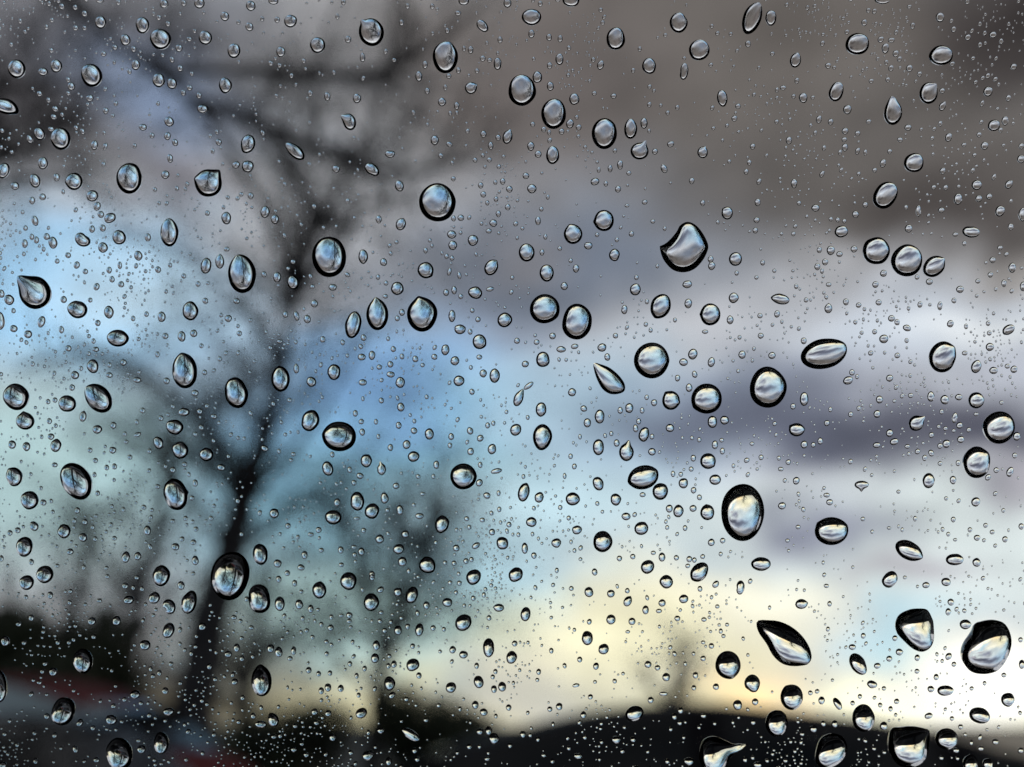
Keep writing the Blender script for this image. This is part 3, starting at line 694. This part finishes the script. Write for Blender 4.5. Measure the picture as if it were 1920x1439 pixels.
((480, 720), """408 275 130 165 r-25|raindrop slanting up to a black shoulder beside a bigger one;625 395 252 226 172:.05:15|big broad raindrop with a thick black upper edge and a tree image;538 636 82 114 r15;827 578 86 100 65:.06:14;942 642 66 88 100:.55:10|tiny bottle shaped raindrop with a thin neck;780 690 56 46 r-30;1182 546 88 82 r15;1300 376 68 88;1130 456 60 68;1555 695 198 196 0:.04:15|large round raindrop alone with a black crescent on top;760 882 106 142|upright raindrop with a black cap, upper of a leaning pair;870 955 106 122 r-20|slanted raindrop with a black cap, lower of a leaning pair;580 1002 124 110 155:.07:14;964 858 60 84;1080 948 52 76;136 972 72 74;1395 1054 104 138 r-10;1226 992 62 46;1120 1128 54 62 r-15;928 1164 64 68;1070 1240 82 78 r20;1098 1334 64 78;1285 1360 128 124|squat raindrop with a black cap among slender branches;1848 1196 92 96;1502 1232 50 54;1650 1214 64 44 r35;790 1258 50 60;636 1246 42 54;
364 1284 46 62;162 1348 60 62;338 1378 52 48;32 1278 112 160 r5|upright oval raindrop with a black cap beside the dark trunk;694 1480 122 140 r10;608 890 48 62 r-15;735 742 38 44;1050 765 50 48 r20;1086 175 56 68;1070 312 44 54;797 362 42 56;1008 478 42 52;1185 352 50 50 r20;1352 608 44 62;1464 396 42 54;1606 354 48 56 r15 110:.14:13;1682 408 50 54 r-20;1610 508 50 58 r-15;1770 490 64 80 r-12;1804 654 86 40 r12;1675 742 50 58 r-30;1732 838 54 50;1682 608 34 48;940 126 40 44;745 222 38 50;900 285 32 42;790 284 40 42;704 645 36 48;572 530 34 46;470 1096 44 46;412 1130 46 34;240 1066 40 44;490 1248 38 38;1770 1112 46 50;1698 1022 40 38;1580 1012 38 38;1575 1330 40 46;1616 1318 34 40;1486 1346 36 42;1418 1342 34 36;
1898 1056 38 44;1820 820 30 44;1825 942 32 42;1738 312 36 46;1780 296 32 40;1620 60 40 48;1280 98 30 36;802 112 26 38;756 1010 46 30;986 948 34 34;1250 826 40 30;1216 695 34 36;1455 462 36 40;66 485 54 46 r-30;740 1282 34 40;735 1225 38 34;808 1100 36 42;235 1420 40 46;640 1358 38 36;870 1430 42 56;1632 1450 104 126 r-38|slanted black-capped raindrop over pale branches"""),
((960, 720), """48 112 70 120 r-20 62:.45:14|club shaped streak of water with a thin bent neck;125 15 92 38 r38|short pale streak of water above a club shaped one;218 192 84 104;228 398 140 198|tall oval raindrop with a black top, alone on pale blue sky;28 345 84 92 r-30;450 64 62 62;565 293 56 70;657 246 74 106;648 476 84 124;858 515 110 132 78:.55:12|raindrop like an onion with a pale torn neck;990 380 78 114 r-15;1185 332 64 62;1050 510 56 58;1192 125 132 144 125:.14:12 345:.1:13|raindrop shaped like a rounded triangle beside a bigger round one;1460 112 230 228 215:.06:14|big round raindrop with a blunt lower point under grey cloud;1328 30 50 64;1503 286 72 94;1594 273 68 66 r20;880 182 60 78;1470 580 118 120 320:.08:14;985 702 230 180 r16 198:.07:14 25:.04:14|large lens shaped raindrop lying aslant, black along the top;1112 808 116 130 r-10 50:.05:14;1524 720 88 78 r25;1285 746 70 80;1248 955 76 98 r-8;1465 965 104 120 98:.08:13 310:.05:14;
1180 936 52 62;1358 935 54 52 r20;647 750 80 106 r12;778 868 80 90;455 864 106 100 350:.05:15;88 815 86 142 r-12 70:.1:12;204 852 68 84 r-12;145 1038 80 78 250:-.1:25;856 995 66 60 175:.08:14;487 1096 78 66 r22;332 1194 74 70 r25;680 1184 146 158|mid-sized round raindrop with a black crescent, alone on pale sky;970 1085 106 100 r28 60:.08:13;1730 964 326 426|biggest raindrop of all, upright with a broad black cap;1125 1300 52 68;1017 1372 98 110 r-20;1405 1412 122 158 r-32;1868 1352 146 104 170:.05:14|low flat raindrop with a black top on white cloud;28 1432 100 118 r-40;96 1234 48 86;165 1288 40 50;812 200 40 52;976 200 34 48;1066 142 46 54;538 186 50 48;785 445 44 58;927 335 40 58 r10;1010 102 32 42;1580 1176 40 44;1495 1190 50 58;1298 1082 34 46;1233 1305 38 42;
1330 1315 44 48;1368 1322 34 42;1362 798 42 50;1406 852 38 44;1208 676 34 48;1360 558 40 52;1344 640 36 40;1522 458 46 66;1578 505 38 52;1404 420 32 38;1050 396 34 44;950 282 36 48;745 374 32 38;510 398 28 40;440 544 34 42;468 620 36 46;395 692 28 46;806 1310 40 44;906 1296 40 42;1060 1268 38 34;1430 1296 36 38;980 832 46 38;1760 574 44 38 r30;1868 552 38 42;640 898 32 36;362 928 34 38;86 696 28 38;48 1132 28 38;620 1412 42 56;336 1400 30 42;1164 1078 30 36;1800 450 34 32;1318 1366 36 36"""),
((1440, 720), """0 28 278 306|big round raindrop between white cloud and the violet band;271 114 64 104;836 118 52 60;818 226 52 60;1222 96 54 80;1325 120 64 72;1430 100 54 48;1562 124 118 122 10:.05:15;1735 328 236 245 165:.05:18|large raindrop narrowing downwards at the edge of the violet band;1865 394 54 66;1112 296 112 118 r-15 38:.42:14|teardrop tilted with its pale tip pointing up on the violet band;1400 255 40 84 r-8;1436 312 48 50;1445 418 54 54 50:.12:13;1338 450 60 64 r15;1566 590 198 246|large upright raindrop with a black crown under the violet band;1205 727 88 116 15:.05:14;1388 722 48 64;215 345 118 100 148:.16:12 5:.1:12|raindrop like a fish with a notched tail on the violet band;271 456 50 62;392 430 40 52;442 295 42 46;912 370 54 60;946 434 64 52 r20;815 460 56 44;1122 508 40 44;1175 556 36 48;1224 520 40 54 r15;1290 466 38 44;1558 886 66 72;476 1105 250 212 150:.07:9 20:.04:15|large squat raindrop with a black top and a bright nib;
1055 1250 215 138 r-30 332:.14:15|large slanting raindrop drawn to a tip on pale sky;1400 1318 134 88 330:.06:14 90:-.05:20;1565 1340 60 68;105 915 58 56;212 727 50 60 r-20;702 758 108 62 270:.75:18|white mushroom shaped splash of water on the violet band;462 888 50 48;152 588 40 42;82 558 32 36;96 640 42 34;188 170 40 46;468 193 30 40;620 230 36 44;1070 88 40 38;1302 210 30 40;1560 228 36 28;1505 346 34 38;1225 384 38 46;1426 595 36 46;1290 598 34 36;1650 702 40 52 r-30;1712 648 40 44;1815 662 50 80 r-15;1850 538 36 44;1390 1018 36 44;1515 1095 34 40;1568 1155 48 46;1632 1062 36 36;1682 1112 38 36;1778 1166 42 48;1620 1174 30 30;1900 1070 40 50;1352 1128 30 36;1404 1170 32 26;1765 950 28 36;712 1014 34 34;908 1082 32 26;226 1074 36 34;146 1176 34 30;1336 860 30 32;340 458 36 42;1045 470 40 34;440 835 48 36"""),
((0, 1080), """200 50 108 112|round black-capped raindrop, lower of a close pair;1418 198 112 182 r-15|tall black-capped raindrop leaning over the dark trunk foot;1268 232 96 116 r20 210:-.3:25|crescent raindrop with a bite out of its side;1158 166 82 94 r-20;965 182 78 66 r25;1358 72 54 66;690 340 58 60;876 338 60 76 r-15;1264 410 86 122 r-22|slanted small raindrop with a tall black cap on dull beige;1518 380 56 60;1088 520 82 76;1436 582 30 42;622 638 144 184 278:.05:14|bright raindrop with a streaky tree image before the dark bush;400 720 60 64;475 1015 172 218 r-22|raindrop with a black upper half over the grey pillar of the slate car;352 1052 40 46;836 1080 84 74 135:.12:13;895 1335 195 245|large raindrop at the bottom edge, black above with a bright lower bowl;1210 1255 112 165|upright raindrop, black above, bright below, over the slate car;1266 1018 82 58;1062 1300 62 60;1015 890 72 64;1240 862 46 52;1712 588 56 52;1775 540 48 66;1815 620 36 44;1572 680 38 46;1760 795 46 50;1790 1095 36 34;1900 1050 40 46;-5 830 110 240|tall dark raindrop cut by the glass edge above the slate car;565 1300 36 56 r15;
940 75 46 46;376 145 42 54;142 362 40 38;235 315 40 50;40 490 62 80;295 800 36 30;698 1140 36 38;725 1380 44 38;703 457 32 38;180 502 32 38;852 976 36 40;1150 296 30 30;1350 405 32 44;1195 728 34 46;1148 752 34 38;1130 698 28 42;1615 776 34 36;1755 312 42 36;1885 388 38 36;935 928 34 36;268 1388 32 46;1820 914 34 40;1040 1235 34 28;260 1178 28 36;1850 175 32 42;1590 270 26 26;1000 88 28 40;745 186 38 32;640 215 30 30;518 500 30 34;20 1420 60 50;600 1100 44 60 r-30"""),
((480, 1080), """25 175 165 222 r5|large raindrop with a tree image and black side by the trunk foot;178 210 76 110;324 215 58 76;410 248 46 62;475 108 105 130 80:.06:13|raindrop with a black gabled top like a small house;864 198 114 136|mid-sized raindrop with a black cap among slender branches;1064 122 62 68;1170 145 92 126 r-15;1278 222 48 62;1436 200 74 70;1555 352 118 132 r-38 40:.06:13|slanted raindrop with a black upper corner on cream sky;1212 280 34 50;1822 240 78 62 172:.18:13;1748 316 36 42;1745 540 86 145|capsule shaped raindrop with a tall black top on cream sky;1917 612 80 98 r-12;1065 410 60 74;1225 405 64 98 r-10;1138 380 40 44;1328 392 40 46;902 522 54 74;892 618 60 76;1176 668 90 106 r-48|slanted raindrop with a black upper edge beside the slender trunk;1222 748 40 50;1035 664 42 60;994 676 34 46;1002 808 84 106;1020 896 42 62 r-40;1462 838 76 84 r-20;1670 796 74 96 r8;1785 850 44 60;1846 832 60 76;1475 555 50 58 r-15;1556 592 66 58;1645 968 50 62;1708 1022 60 56;1895 988 42 50;1530 998 30 40;540 838 52 62;636 845 46 56;490 862 42 52;790 1030 74 92 r-50;542 1030 48 50;440 1020 50 52;395 708 44 50;
42 790 150 236 95:.1:12|raindrop with a pointed black hood above a bright bowl;110 545 52 66;170 572 58 80;282 562 40 64;255 620 40 38;130 1080 80 104 r15 118:.14:13;38 1112 84 50;575 1210 52 56;455 1102 42 34;842 1345 92 72 r22;935 1160 52 44;1160 1190 158 66 r-35|long bright slanting sliver of water before the dark bush;995 1390 46 62;1210 1376 42 36;1785 1220 74 86;1745 1160 50 66;1678 1168 50 46;1190 1310 40 44;1600 1280 40 44;1655 675 34 50;1796 718 32 42;1776 758 32 38;755 750 30 46;815 696 34 46;705 660 34 44;560 390 44 50;490 365 34 40;424 460 34 36;700 296 48 50;640 298 42 28;700 340 40 36;935 105 44 58 r-40;290 55 38 52;170 25 42 54;870 12 40 50;1500 126 32 36;1630 168 34 42;1526 55 36 40;1456 52 34 38;1128 925 36 36;770 895 30 42;285 1302 44 38;378 1342 42 36;712 1326 38 36;345 1260 32 30;135 1206 40 32;295 1126 38 32;
470 735 36 44;555 730 34 42;1175 528 36 42;1012 346 30 36;965 410 38 40;930 340 34 42;940 275 36 34;380 410 34 36;530 585 32 38;725 498 28 40;528 495 34 36;565 310 32 42;1275 1082 38 30;1370 972 34 34;1905 1272 34 40;1735 1372 44 26 r20"""),
((960, 1080), """102 288 74 112 r-8;576 122 66 76;742 134 58 60;868 192 60 82 r-25 60:.15:12;1002 256 48 70;1126 204 54 58;1288 174 70 66;742 328 70 76 r-15;900 342 54 56;1102 264 46 34;1158 45 100 104|squarish black-capped raindrop on yellow cream sky;1528 64 46 60 r-30;1712 88 64 108 r-5 185:-.2:30|curled raindrop like a bean on yellow sky;565 468 84 108;688 550 74 86 r-22;630 678 44 56;1020 665 52 54;1092 690 42 42;1156 760 56 66;1376 746 42 52;1434 620 40 44;1496 526 40 44;1620 668 190 208 288:.08:20|large raindrop like a bowl with a black lid on yellow sky;1802 808 116 136 295:.06:15 240:-.14:22|slipper shaped raindrop with a black lid on yellow sky;1692 968 66 78;1824 945 48 52;1530 832 46 50;1364 840 36 40;918 1032 138 112 r28|half-moon raindrop, black above, on the rim of the black car roof;1040 932 46 48 r-20;354 980 50 56;284 1000 38 42;588 908 38 42;535 1044 46 54;480 822 54 32 r12;580 345 36 46 r-15;295 562 34 44;20 508 42 46;508 628 38 46;200 720 36 48;1240 320 44 44;1440 328 40 36;1264 1010 42 50;1218 1055 40 52;1435 1050 42 34;1808 1098 36 42;1258 1104 38 34;1190 1150 30 36;780 1230 70 54;908 1228 40 40;82 1188 46 54;195 1226 32 38;495 1352 62 40;1325 1392 78 54;1842 1418 64 44;1748 1378 36 40;1410 98 36 46;865 112 36 42;1566 415 30 42;1586 452 32 32;445 95 36 38;
1540 230 34 32;308 1112 24 40;670 1108 28 30;238 1346 36 26;1288 1212 26 30;1402 1138 28 28;1520 1108 28 30;868 420 36 26;1135 885 64 32"""),
((1440, 1080), """916 28 106 130 r-22|slanted raindrop with a black top above the hooded one on bright sky;1185 70 54 48;1335 46 70 64 330:.12:13;250 212 90 76 10:.14:13;462 210 34 42;1480 365 82 76 5:.1:13;675 662 112 178 r33|slanted raindrop, black upper edge, on cream sky;780 815 78 58 r-22;178 910 170 190 120:.05:13|mid-sized raindrop with a black upper half above the car roof edge;522 960 52 98 r30;402 935 48 60;65 1105 165 205 100:-.04:20|raindrop with a black upper half crossing the car roof edge;718 1068 164 208|dome shaped raindrop, black above, on bright cream sky;1330 862 122 80 10:.06:15;1800 930 96 108|small round raindrop with a black lid on the white glow;1588 1048 152 122 r-22|raindrop with a slanting black lid on the white glow;1340 1222 168 160 285:.04:15|raindrop with a flat black lid next to the big box shaped one;1518 1410 112 132;1650 1412 80 84;868 1125 54 66;500 1110 46 56;415 1108 40 46;340 1148 54 54;1120 615 40 50;985 572 54 52;910 622 44 46;632 535 52 46;1372 198 48 54;1352 270 40 56;1262 760 38 50;1222 850 48 50;1205 1050 60 46 r18;965 942 40 42;1905 665 44 70;1395 664 36 40;1705 1245 46 44;1595 1295 44 40;1410 1310 46 40;1590 1210 28 50 r-15;1445 1132 36 40;
1380 1070 32 36;820 675 50 46;715 450 36 46;952 468 38 44;1770 745 38 36;870 845 32 36;690 905 34 38;635 955 34 38;318 878 34 38;842 970 34 38;920 998 32 44;255 1186 34 34;170 1244 26 30;795 1296 30 30;872 1324 30 28;1895 1310 42 42;1300 1365 34 34;1525 1250 26 42;1528 845 32 34;1625 806 28 36;1355 605 44 60 r-30;1118 716 36 38;1895 480 34 40;438 76 40 32;130 1386 36 28"""),
]
# drops with an outline of their own (photo pixels): (centre, outline, label)
OUTLINES = [
((1294, 467), [(1237, 460), (1246, 458), (1258, 447.5), (1268.5, 434.5), (1274, 424), (1285, 417), (1296, 418), (1308, 426), (1320, 442), (1328, 460), (1326, 473), (1317, 490), (1302, 505), (1283, 511), (1263, 507), (1248, 493), (1240, 478)], 'big crescent raindrop with a bite out of its upper side and a curling lip'),
((1148, 716), [(1113, 681), (1125, 683), (1143, 690), (1160, 704), (1171, 720), (1171, 733), (1160, 739), (1144, 739), (1130, 730), (1120, 713), (1114, 695)], 'slanting teardrop with a pale tail beside a big round drop'),
((1475, 1208), [(1418, 1170), (1423, 1163), (1440, 1163), (1460, 1165), (1483, 1175), (1503, 1192), (1517, 1213), (1522, 1232), (1518, 1243), (1510, 1248), (1487, 1250), (1467, 1245), (1450, 1230), (1437, 1207), (1423, 1187)], 'big leaf shaped raindrop lying aslant, black along its upper edge'),
((1718, 1184), [(1679, 1170), (1686, 1153), (1705, 1143), (1720, 1141), (1737, 1143), (1746, 1157), (1750, 1170), (1751, 1200), (1744, 1216), (1729, 1223), (1712, 1217), (1695, 1202), (1682, 1187)], 'big raindrop under a wide black hood, narrowing downwards, on pale cyan sky'),
((1852, 1218), [(1824, 1180), (1828, 1169), (1845, 1164), (1860, 1162), (1879, 1167), (1890, 1180), (1896, 1200), (1894, 1220), (1885, 1242), (1870, 1259), (1846, 1265), (1822, 1260), (1807, 1242), (1805, 1227), (1812, 1205), (1821, 1195)], 'big lopsided raindrop with a black upper half on the white glow'),
((1340, 1418), [(1313, 1403), (1321, 1386), (1340, 1381), (1358, 1388), (1378, 1396), (1402, 1393), (1396, 1402), (1380, 1409), (1369, 1422), (1358, 1440), (1340, 1452), (1322, 1445), (1312, 1425)], 'raindrop with a long curved tail over the black car roof'),
((1705, 1401), [(1671, 1367), (1690, 1364), (1710, 1362), (1730, 1365), (1742, 1371), (1742, 1392), (1739, 1415), (1728, 1432), (1708, 1440), (1685, 1435), (1670, 1415), (1666, 1400)], 'big box shaped raindrop, black above and silver below, at the roof edge'),
((1558, 1408), [(1536, 1390), (1545, 1380), (1560, 1375), (1577, 1380), (1586, 1392), (1588, 1407), (1580, 1425), (1565, 1437), (1548, 1442), (1534, 1435), (1529, 1420)], 'wide raindrop with a black upper half over the black car roof'),
]

FRAME_INV = FRAME.inverted()
EYE = FRAME_INV @ CAM
def on_glass(px, py):
    """Photo pixel to the pane's own x, y: the line of sight is bent on its way through the glass."""
    d = FRAME_INV.to_3x3() @ ray(px, py).normalized()
    hit = EYE + d * ((EYE.z - PANE_T) / -d.z)
    s = math.hypot(d.x, d.y)
    if s < 1e-9: return hit.x, hit.y
    k = PANE_T * math.tan(math.asin(s / 1.5)) / s
    return hit.x + d.x * k, hit.y + d.y * k

GAP = 0.000012                        # film of air under each drop

def dome(radius, theta, seg, rings, sag, tip):
    """Verts and faces of one drop: a smooth bulge over a free outline, held at its rim like a real drop by surface tension
    (the sheet with even curvature load over that outline); -z is away from the car. radius: array of seg values in metres."""
    ang = np.arange(seg) * 2 * math.pi / seg
    ts = np.sin(np.linspace(0, math.pi / 2, rings + 1))[1:]        # rings crowd towards the steep rim
    rm = float(radius.max()); q = radius / rm
    nmax = min(18, seg // 4)
    def basis(r, a):
        cols = [np.ones_like(r)]
        for n in range(1, nmax + 1):
            cols += [r ** n * np.cos(n * a), r ** n * np.sin(n * a)]
        return np.stack(cols, -1)
    co, *_ = np.linalg.lstsq(basis(q, ang), q * q / 4, rcond=1e-5)
    def u(r, a): return np.maximum(basis(r, a) @ co - r * r / 4, 0.0)
    tt = np.concatenate([[0.0], ts])
    rg, ag = np.meshgrid(tt, np.arange(seg), indexing='ij')
    rr_ = rg * q[ag]; aa = ang[ag]
    uu = u(rr_, aa); uu[-1] = 0.0
    umax = float(uu.max())
    cc = math.sqrt(4 * umax) / math.tan(theta)
    hh = (np.sqrt(cc * cc + 4 * uu) - cc) * rm
    hh = hh * (1 - sag * rr_ * np.sin(aa))                     # weight draws the bulge downwards
    V = [(0, 0, -float(hh[0, 0]) - GAP)]
    for k in range(1, rings + 1):
        for j in range(seg):
            V.append((float(radius[j] * tt[k] * math.cos(ang[j])), float(radius[j] * tt[k] * math.sin(ang[j])), -float(hh[k, j]) - GAP))
    F = []
    for j in range(seg):
        F.append((0, 1 + j, 1 + (j + 1) % seg))
    for q in range(rings - 1):
        for j in range(seg):
            j2 = (j + 1) % seg
            a, b = 1 + q * seg, 1 + (q + 1) * seg
            F.append((a + j, b + j, b + j2, a + j2))
    rim0 = 1 + (rings - 1) * seg
    base0 = len(V)
    V += [(V[rim0 + j][0], V[rim0 + j][1], -GAP) for j in range(seg)]
    # the rim of the cap sits on the base: the two rings coincide
    F.append(tuple(base0 + j for j in range(seg)))
    nb = 1
    # orientation: cap faces must look towards -z, the base towards +z
    F = [tuple(reversed(f)) for f in F[:-1]] + [F[-1]]
    # the base runs round by rising angle, so it faces +z as it is
    return V, F, nb

def outline_ellipse(w, h, rot, bumps, seg, irr, rr):
    ang = np.arange(seg) * 2 * math.pi / seg
    a = ang - R(rot)
    r = 1 / np.sqrt((np.cos(a) / (w / 2)) ** 2 + (np.sin(a) / (h / 2)) ** 2)
    if not bumps and min(w, h) > 9:                                # pinned spots in the rim
        for _ in range(rr.randint(0, 3)):
            d = (ang - rr.uniform(0, 6.28) + math.pi) % (2 * math.pi) - math.pi
            r = r * (1 + rr.uniform(-.05, .07) * np.exp(-(d / rr.uniform(.25, .5)) ** 2))
    for n in (2, 3, 4, 5):
        r = r * (1 + irr / n * rr.uniform(-1, 1) * np.cos(n * (ang - rr.uniform(0, 6.28))))
    for (ba, am, wd_) in bumps:
        d = (ang - R(ba) + math.pi) % (2 * math.pi) - math.pi
        r = r * (1 + am * np.exp(-np.abs(d / R(wd_)) ** (1.5 if am > 0 else 2)))
    return r

def outline_points(c, pts, seg):
    P = [Vector((x - c[0], c[1] - y, 0)) for x, y in pts]
    n = len(P); dense = []
    for i in range(n):
        p0, p1, p2, p3 = P[i - 1], P[i], P[(i + 1) % n], P[(i + 2) % n]
        for s in range(10):
            t = s / 10
            dense.append(0.5 * ((2 * p1) + (p2 - p0) * t + (2 * p0 - 5 * p1 + 4 * p2 - p3) * t * t + (3 * p1 - p0 - 3 * p2 + p3) * t ** 3))
    aa = np.array([math.atan2(p.y, p.x) for p in dense]); rr_ = np.array([p.length for p in dense])
    o = np.argsort(aa); aa, rr_ = aa[o], rr_[o]
    aa = np.concatenate([aa - 2 * math.pi, aa, aa + 2 * math.pi]); rr_ = np.tile(rr_, 3)
    ang = (np.arange(seg) * 2 * math.pi / seg + math.pi) % (2 * math.pi) - math.pi
    return np.interp(ang, aa, rr_)

def behind(px, py):
    """What the drop is seen against."""
    if py > 1345 + ((px - 1300) / 640) ** 2 * 94 and px > 640: return 'over the black car roof'
    if px < 460 and py > 1150: return 'over the dark cars and bush'
    if px < 470 and py < 345: return 'among the dark tangled branches'
    if 350 < px < 700 and 250 < py < 1150 and abs(px - (395 + (1180 - py) * .27)) < 75: return 'on the dark trunk and crown'
    if px < 480 and py < 760: return 'on the pale blue sky'
    if px < 480: return 'on the pale green sky by the trees'
    if px < 950 and py > 1000: return 'among the slender bare branches'
    if px > 1280 and 700 < py < 930: return 'on the violet cloud band'
    if px > 1330 and 540 < py <= 700: return 'on the white cloud band'
    if px > 1560 and py > 1230: return 'on the white glow'
    if px > 950 and py > 990: return 'on the cream yellow sky'
    if py < 330: return 'on the brown grey cloud'
    if py < 600: return 'on the grey cloud' if px < 1350 else 'on the brown cloud above the white band'
    return 'on the blue grey sky'

drops = []                              # dicts with photo position and shape
for (ox, oy), txt in TILES:
    for ent in txt.replace('\n', '').split(';'):
        ent = ent.strip()
        if not ent: continue
        body, _, lab = ent.partition('|')
        tok = body.split()
        x, y, w, h = (float(v) / 4 for v in tok[:4])
        rot = 0.0; bumps = []
        for t in tok[4:]:
            if t[0] == 'r': rot = float(t[1:])
            else: bumps.append(tuple(float(v) for v in t.split(':')))
        drops.append(dict(x=ox + x, y=oy + y, w=w, h=h, rot=rot, bumps=bumps, label=lab.strip() or None, pts=None))
for c, pts, lab in OUTLINES:
    xs_ = [p[0] for p in pts]; ys_ = [p[1] for p in pts]
    drops.append(dict(x=c[0], y=c[1], w=max(xs_) - min(xs_), h=max(ys_) - min(ys_), rot=0, bumps=[], label=lab, pts=pts))
drops.sort(key=lambda d: -d['w'] * d['h'])

def shape(d, seg, rings):
    rr = random.Random(int(d['x'] * 31 + d['y'] * 7))
    if d['pts']:
        r = outline_points((d['x'], d['y']), d['pts'], seg)
    else:
        r = outline_ellipse(d['w'], d['h'], d['rot'], d['bumps'], seg, .035 if d['bumps'] else .07, rr)
    size = math.sqrt(d['w'] * d['h'])
    th = R(74 + min(5, size * .07) + rr.uniform(-3, 3))
    cx, cy_ = on_glass(d['x'], d['y'])
    gx, gy = on_glass(d['x'] + 2, d['y']), on_glass(d['x'], d['y'] - 2)
    r = r * math.sqrt(abs((gx[0] - cx) * (gy[1] - cy_) - (gx[1] - cy_) * (gy[0] - cx))) / 2      # pixels to metres on the glass
    V, F, nb = dome(r, th, seg, rings, rr.uniform(.24, .37) * min(1, .35 + size / 60), 0)
    return cx, cy_, V, F

N_SINGLE = 300
SIZES = [(150 / 4, 'large'), (92 / 4, 'mid-sized'), (66 / 4, 'small'), (0, 'very small')]
def short_names():
    ds = [d for d in drops if d['label']]
    cand = [[' '.join(q.split()[:9]) for q in (d['label'].split(',')[0].split(' with ')[0].split(' on ')[0], d['label'].split(',')[0].split(' with ')[0], d['label'].split(',')[0], d['label'].replace(',', ''))] for d in ds]
    res = []
    for i, d in enumerate(ds):
        pick = cand[i][-1]
        for k in range(4):
            if not any(cand[i][k] == cand[m][k] for m in range(len(ds)) if m != i):
                pick = cand[i][k]; break
        res.append((d, pick))
    return res
NAMED = short_names()
def auto_label(d):
    size = math.sqrt(d['w'] * d['h'])
    sz = next(n for lim, n in SIZES if size >= lim)
    asp = d['h'] / d['w']
    tips = [b for b in d['bumps'] if b[1] >= .1]
    if tips:
        a = tips[0][0] % 360
        shp = 'raindrop pointed ' + ('upwards' if 40 < a < 140 else 'downwards' if 200 < a < 320 else 'sideways')
    elif abs(d['rot']) >= 12 and abs(math.log(asp)) > .12: shp = 'slanted oval raindrop'
    elif asp > 1.2: shp = 'upright oval raindrop'
    elif asp < .87: shp = 'flattened oval raindrop'
    else: shp = 'round raindrop'
    n, short = min(NAMED, key=lambda q: math.hypot(q[0]['x'] - d['x'], q[0]['y'] - d['y']) - max(q[0]['w'], q[0]['h']) / 2)
    dx, dy = d['x'] - n['x'], d['y'] - n['y']
    dist = math.hypot(dx, dy) - (n['w'] + n['h']) / 4
    rel = 'above' if dy < -abs(dx) else 'below' if dy > abs(dx) else 'beside'
    words_ = short.split()
    while words_[-1] in ('a', 'an', 'the', 'on', 'of', 'with', 'its', 'in', 'and', 'at', 'to', 'one', 'two', 'by', 'over', 'below', 'above', 'close', 'beside'): words_.pop()
    if dist < 95:
        lab = f"{sz} {shp} {'close ' if dist < 40 and rel != 'beside' else ''}{rel} the {' '.join(words_)}"
    else:
        lab = f"{sz} {shp} {behind(d['x'], d['y'])}"
    return lab, 'raindrops: ' + lab

for i, d in enumerate(drops[:N_SINGLE]):
    big = d['w'] * d['h'] > 1600
    cx, cy_, V, F = shape(d, 72 if big else 44, 20 if big else 13)
    m = FRAME @ Matrix.Translation((cx, cy_, 0))
    o = mesh_obj('water_drop', V, F, M['water'], matrix=m)
    o.data.materials.append(M['contact'])
    base = o.data.polygons[len(F) - 1]
    base.use_smooth = False; base.material_index = 1
    lab, grp = auto_label(d)
    if d['label']: lab, grp = d['label'], 'large and odd shaped raindrops on the window'
    tag(o, lab, 'raindrop', grp)

# the rest: lesser drops noted one by one, then the fine spatter nobody could count
SV, SF, SB = [], [], []
def add_stuff(cx, cy_, V, F):
    b = len(SV)
    SV.extend((v[0] + cx, v[1] + cy_, v[2]) for v in V)
    SF.extend(tuple(q + b for q in f) for f in F)
    SB.append(len(SF) - 1)
for d in drops[N_SINGLE:]:
    add_stuff(*shape(d, 24, 7))
frng = random.Random(77)
cell = {}
def occupy(x, y, r):
    cell.setdefault((int(x // 60), int(y // 60)), []).append((x, y, r))
for d in drops: occupy(d['x'], d['y'], max(d['w'], d['h']) / 2 * (1.12 if d['w'] < 25 else 1.3))
def free(x, y, r):
    gx, gy = int(x // 60), int(y // 60)
    for a in (-1, 0, 1):
        for b in (-1, 0, 1):
            for (qx, qy, qr) in cell.get((gx + a, gy + b), ()):
                if (qx - x) ** 2 + (qy - y) ** 2 < (qr + r + 1.2) ** 2: return False
    return True
def density(x, y):
    d = .62
    if x < 720: d = .95
    if x < 520 and 330 < y < 760: d = 1.2
    if x < 960 and y > 960: d = 1.2
    if 480 < x < 900 and y < 340: d = .35
    if 1130 < x < 1430 and y < 560: d = .3
    if x > 1430 and y < 560: d = .5
    if x > 1400 and 560 < y < 720: d = .95
    if x > 1300 and 720 < y < 960: d = .7
    if x > 1440 and 960 < y < 1130: d = .35
    if x > 1000 and y > 1330: d = 1.0
    return d
count = 0
tries = 0
sources = [(frng.uniform(-40, 1960), frng.uniform(-40, 1480)) for _ in range(260)]
while count < 6600 and tries < 120000:
    tries += 1
    if frng.random() < .62:
        sx0, sy0 = frng.choice(sources)
        x, y = frng.gauss(sx0, 26), frng.gauss(sy0, 30)
    else:
        x, y = frng.uniform(-60, 1980), frng.uniform(-60, 1500)
    if not (-70 < x < 1990 and -70 < y < 1510) or frng.random() > density(x, y) / 1.2: continue
    dia = min(2.5 + frng.expovariate(1 / 2.1), 8.5)
    if not free(x, y, dia / 2): continue
    occupy(x, y, dia / 2); count += 1
    d = dict(x=x, y=y, w=dia * frng.uniform(.8, 1.02), h=dia * frng.uniform(.95, 1.3), rot=frng.choice((0, 0, -18, 14, -28)), bumps=[], pts=None)
    add_stuff(*shape(d, 14 if dia > 4 else 10, 5 if dia > 4 else 4))
fine = mesh_obj('fine_droplets', SV, SF, M['water'], matrix=FRAME.copy())
fine.data.materials.append(M['contact'])
for q in SB:
    fine.data.polygons[q].material_index = 1
    fine.data.polygons[q].use_smooth = False
tag(fine, 'fine spatter of tiny droplets scattered between the raindrops', 'droplets', kind='stuff')
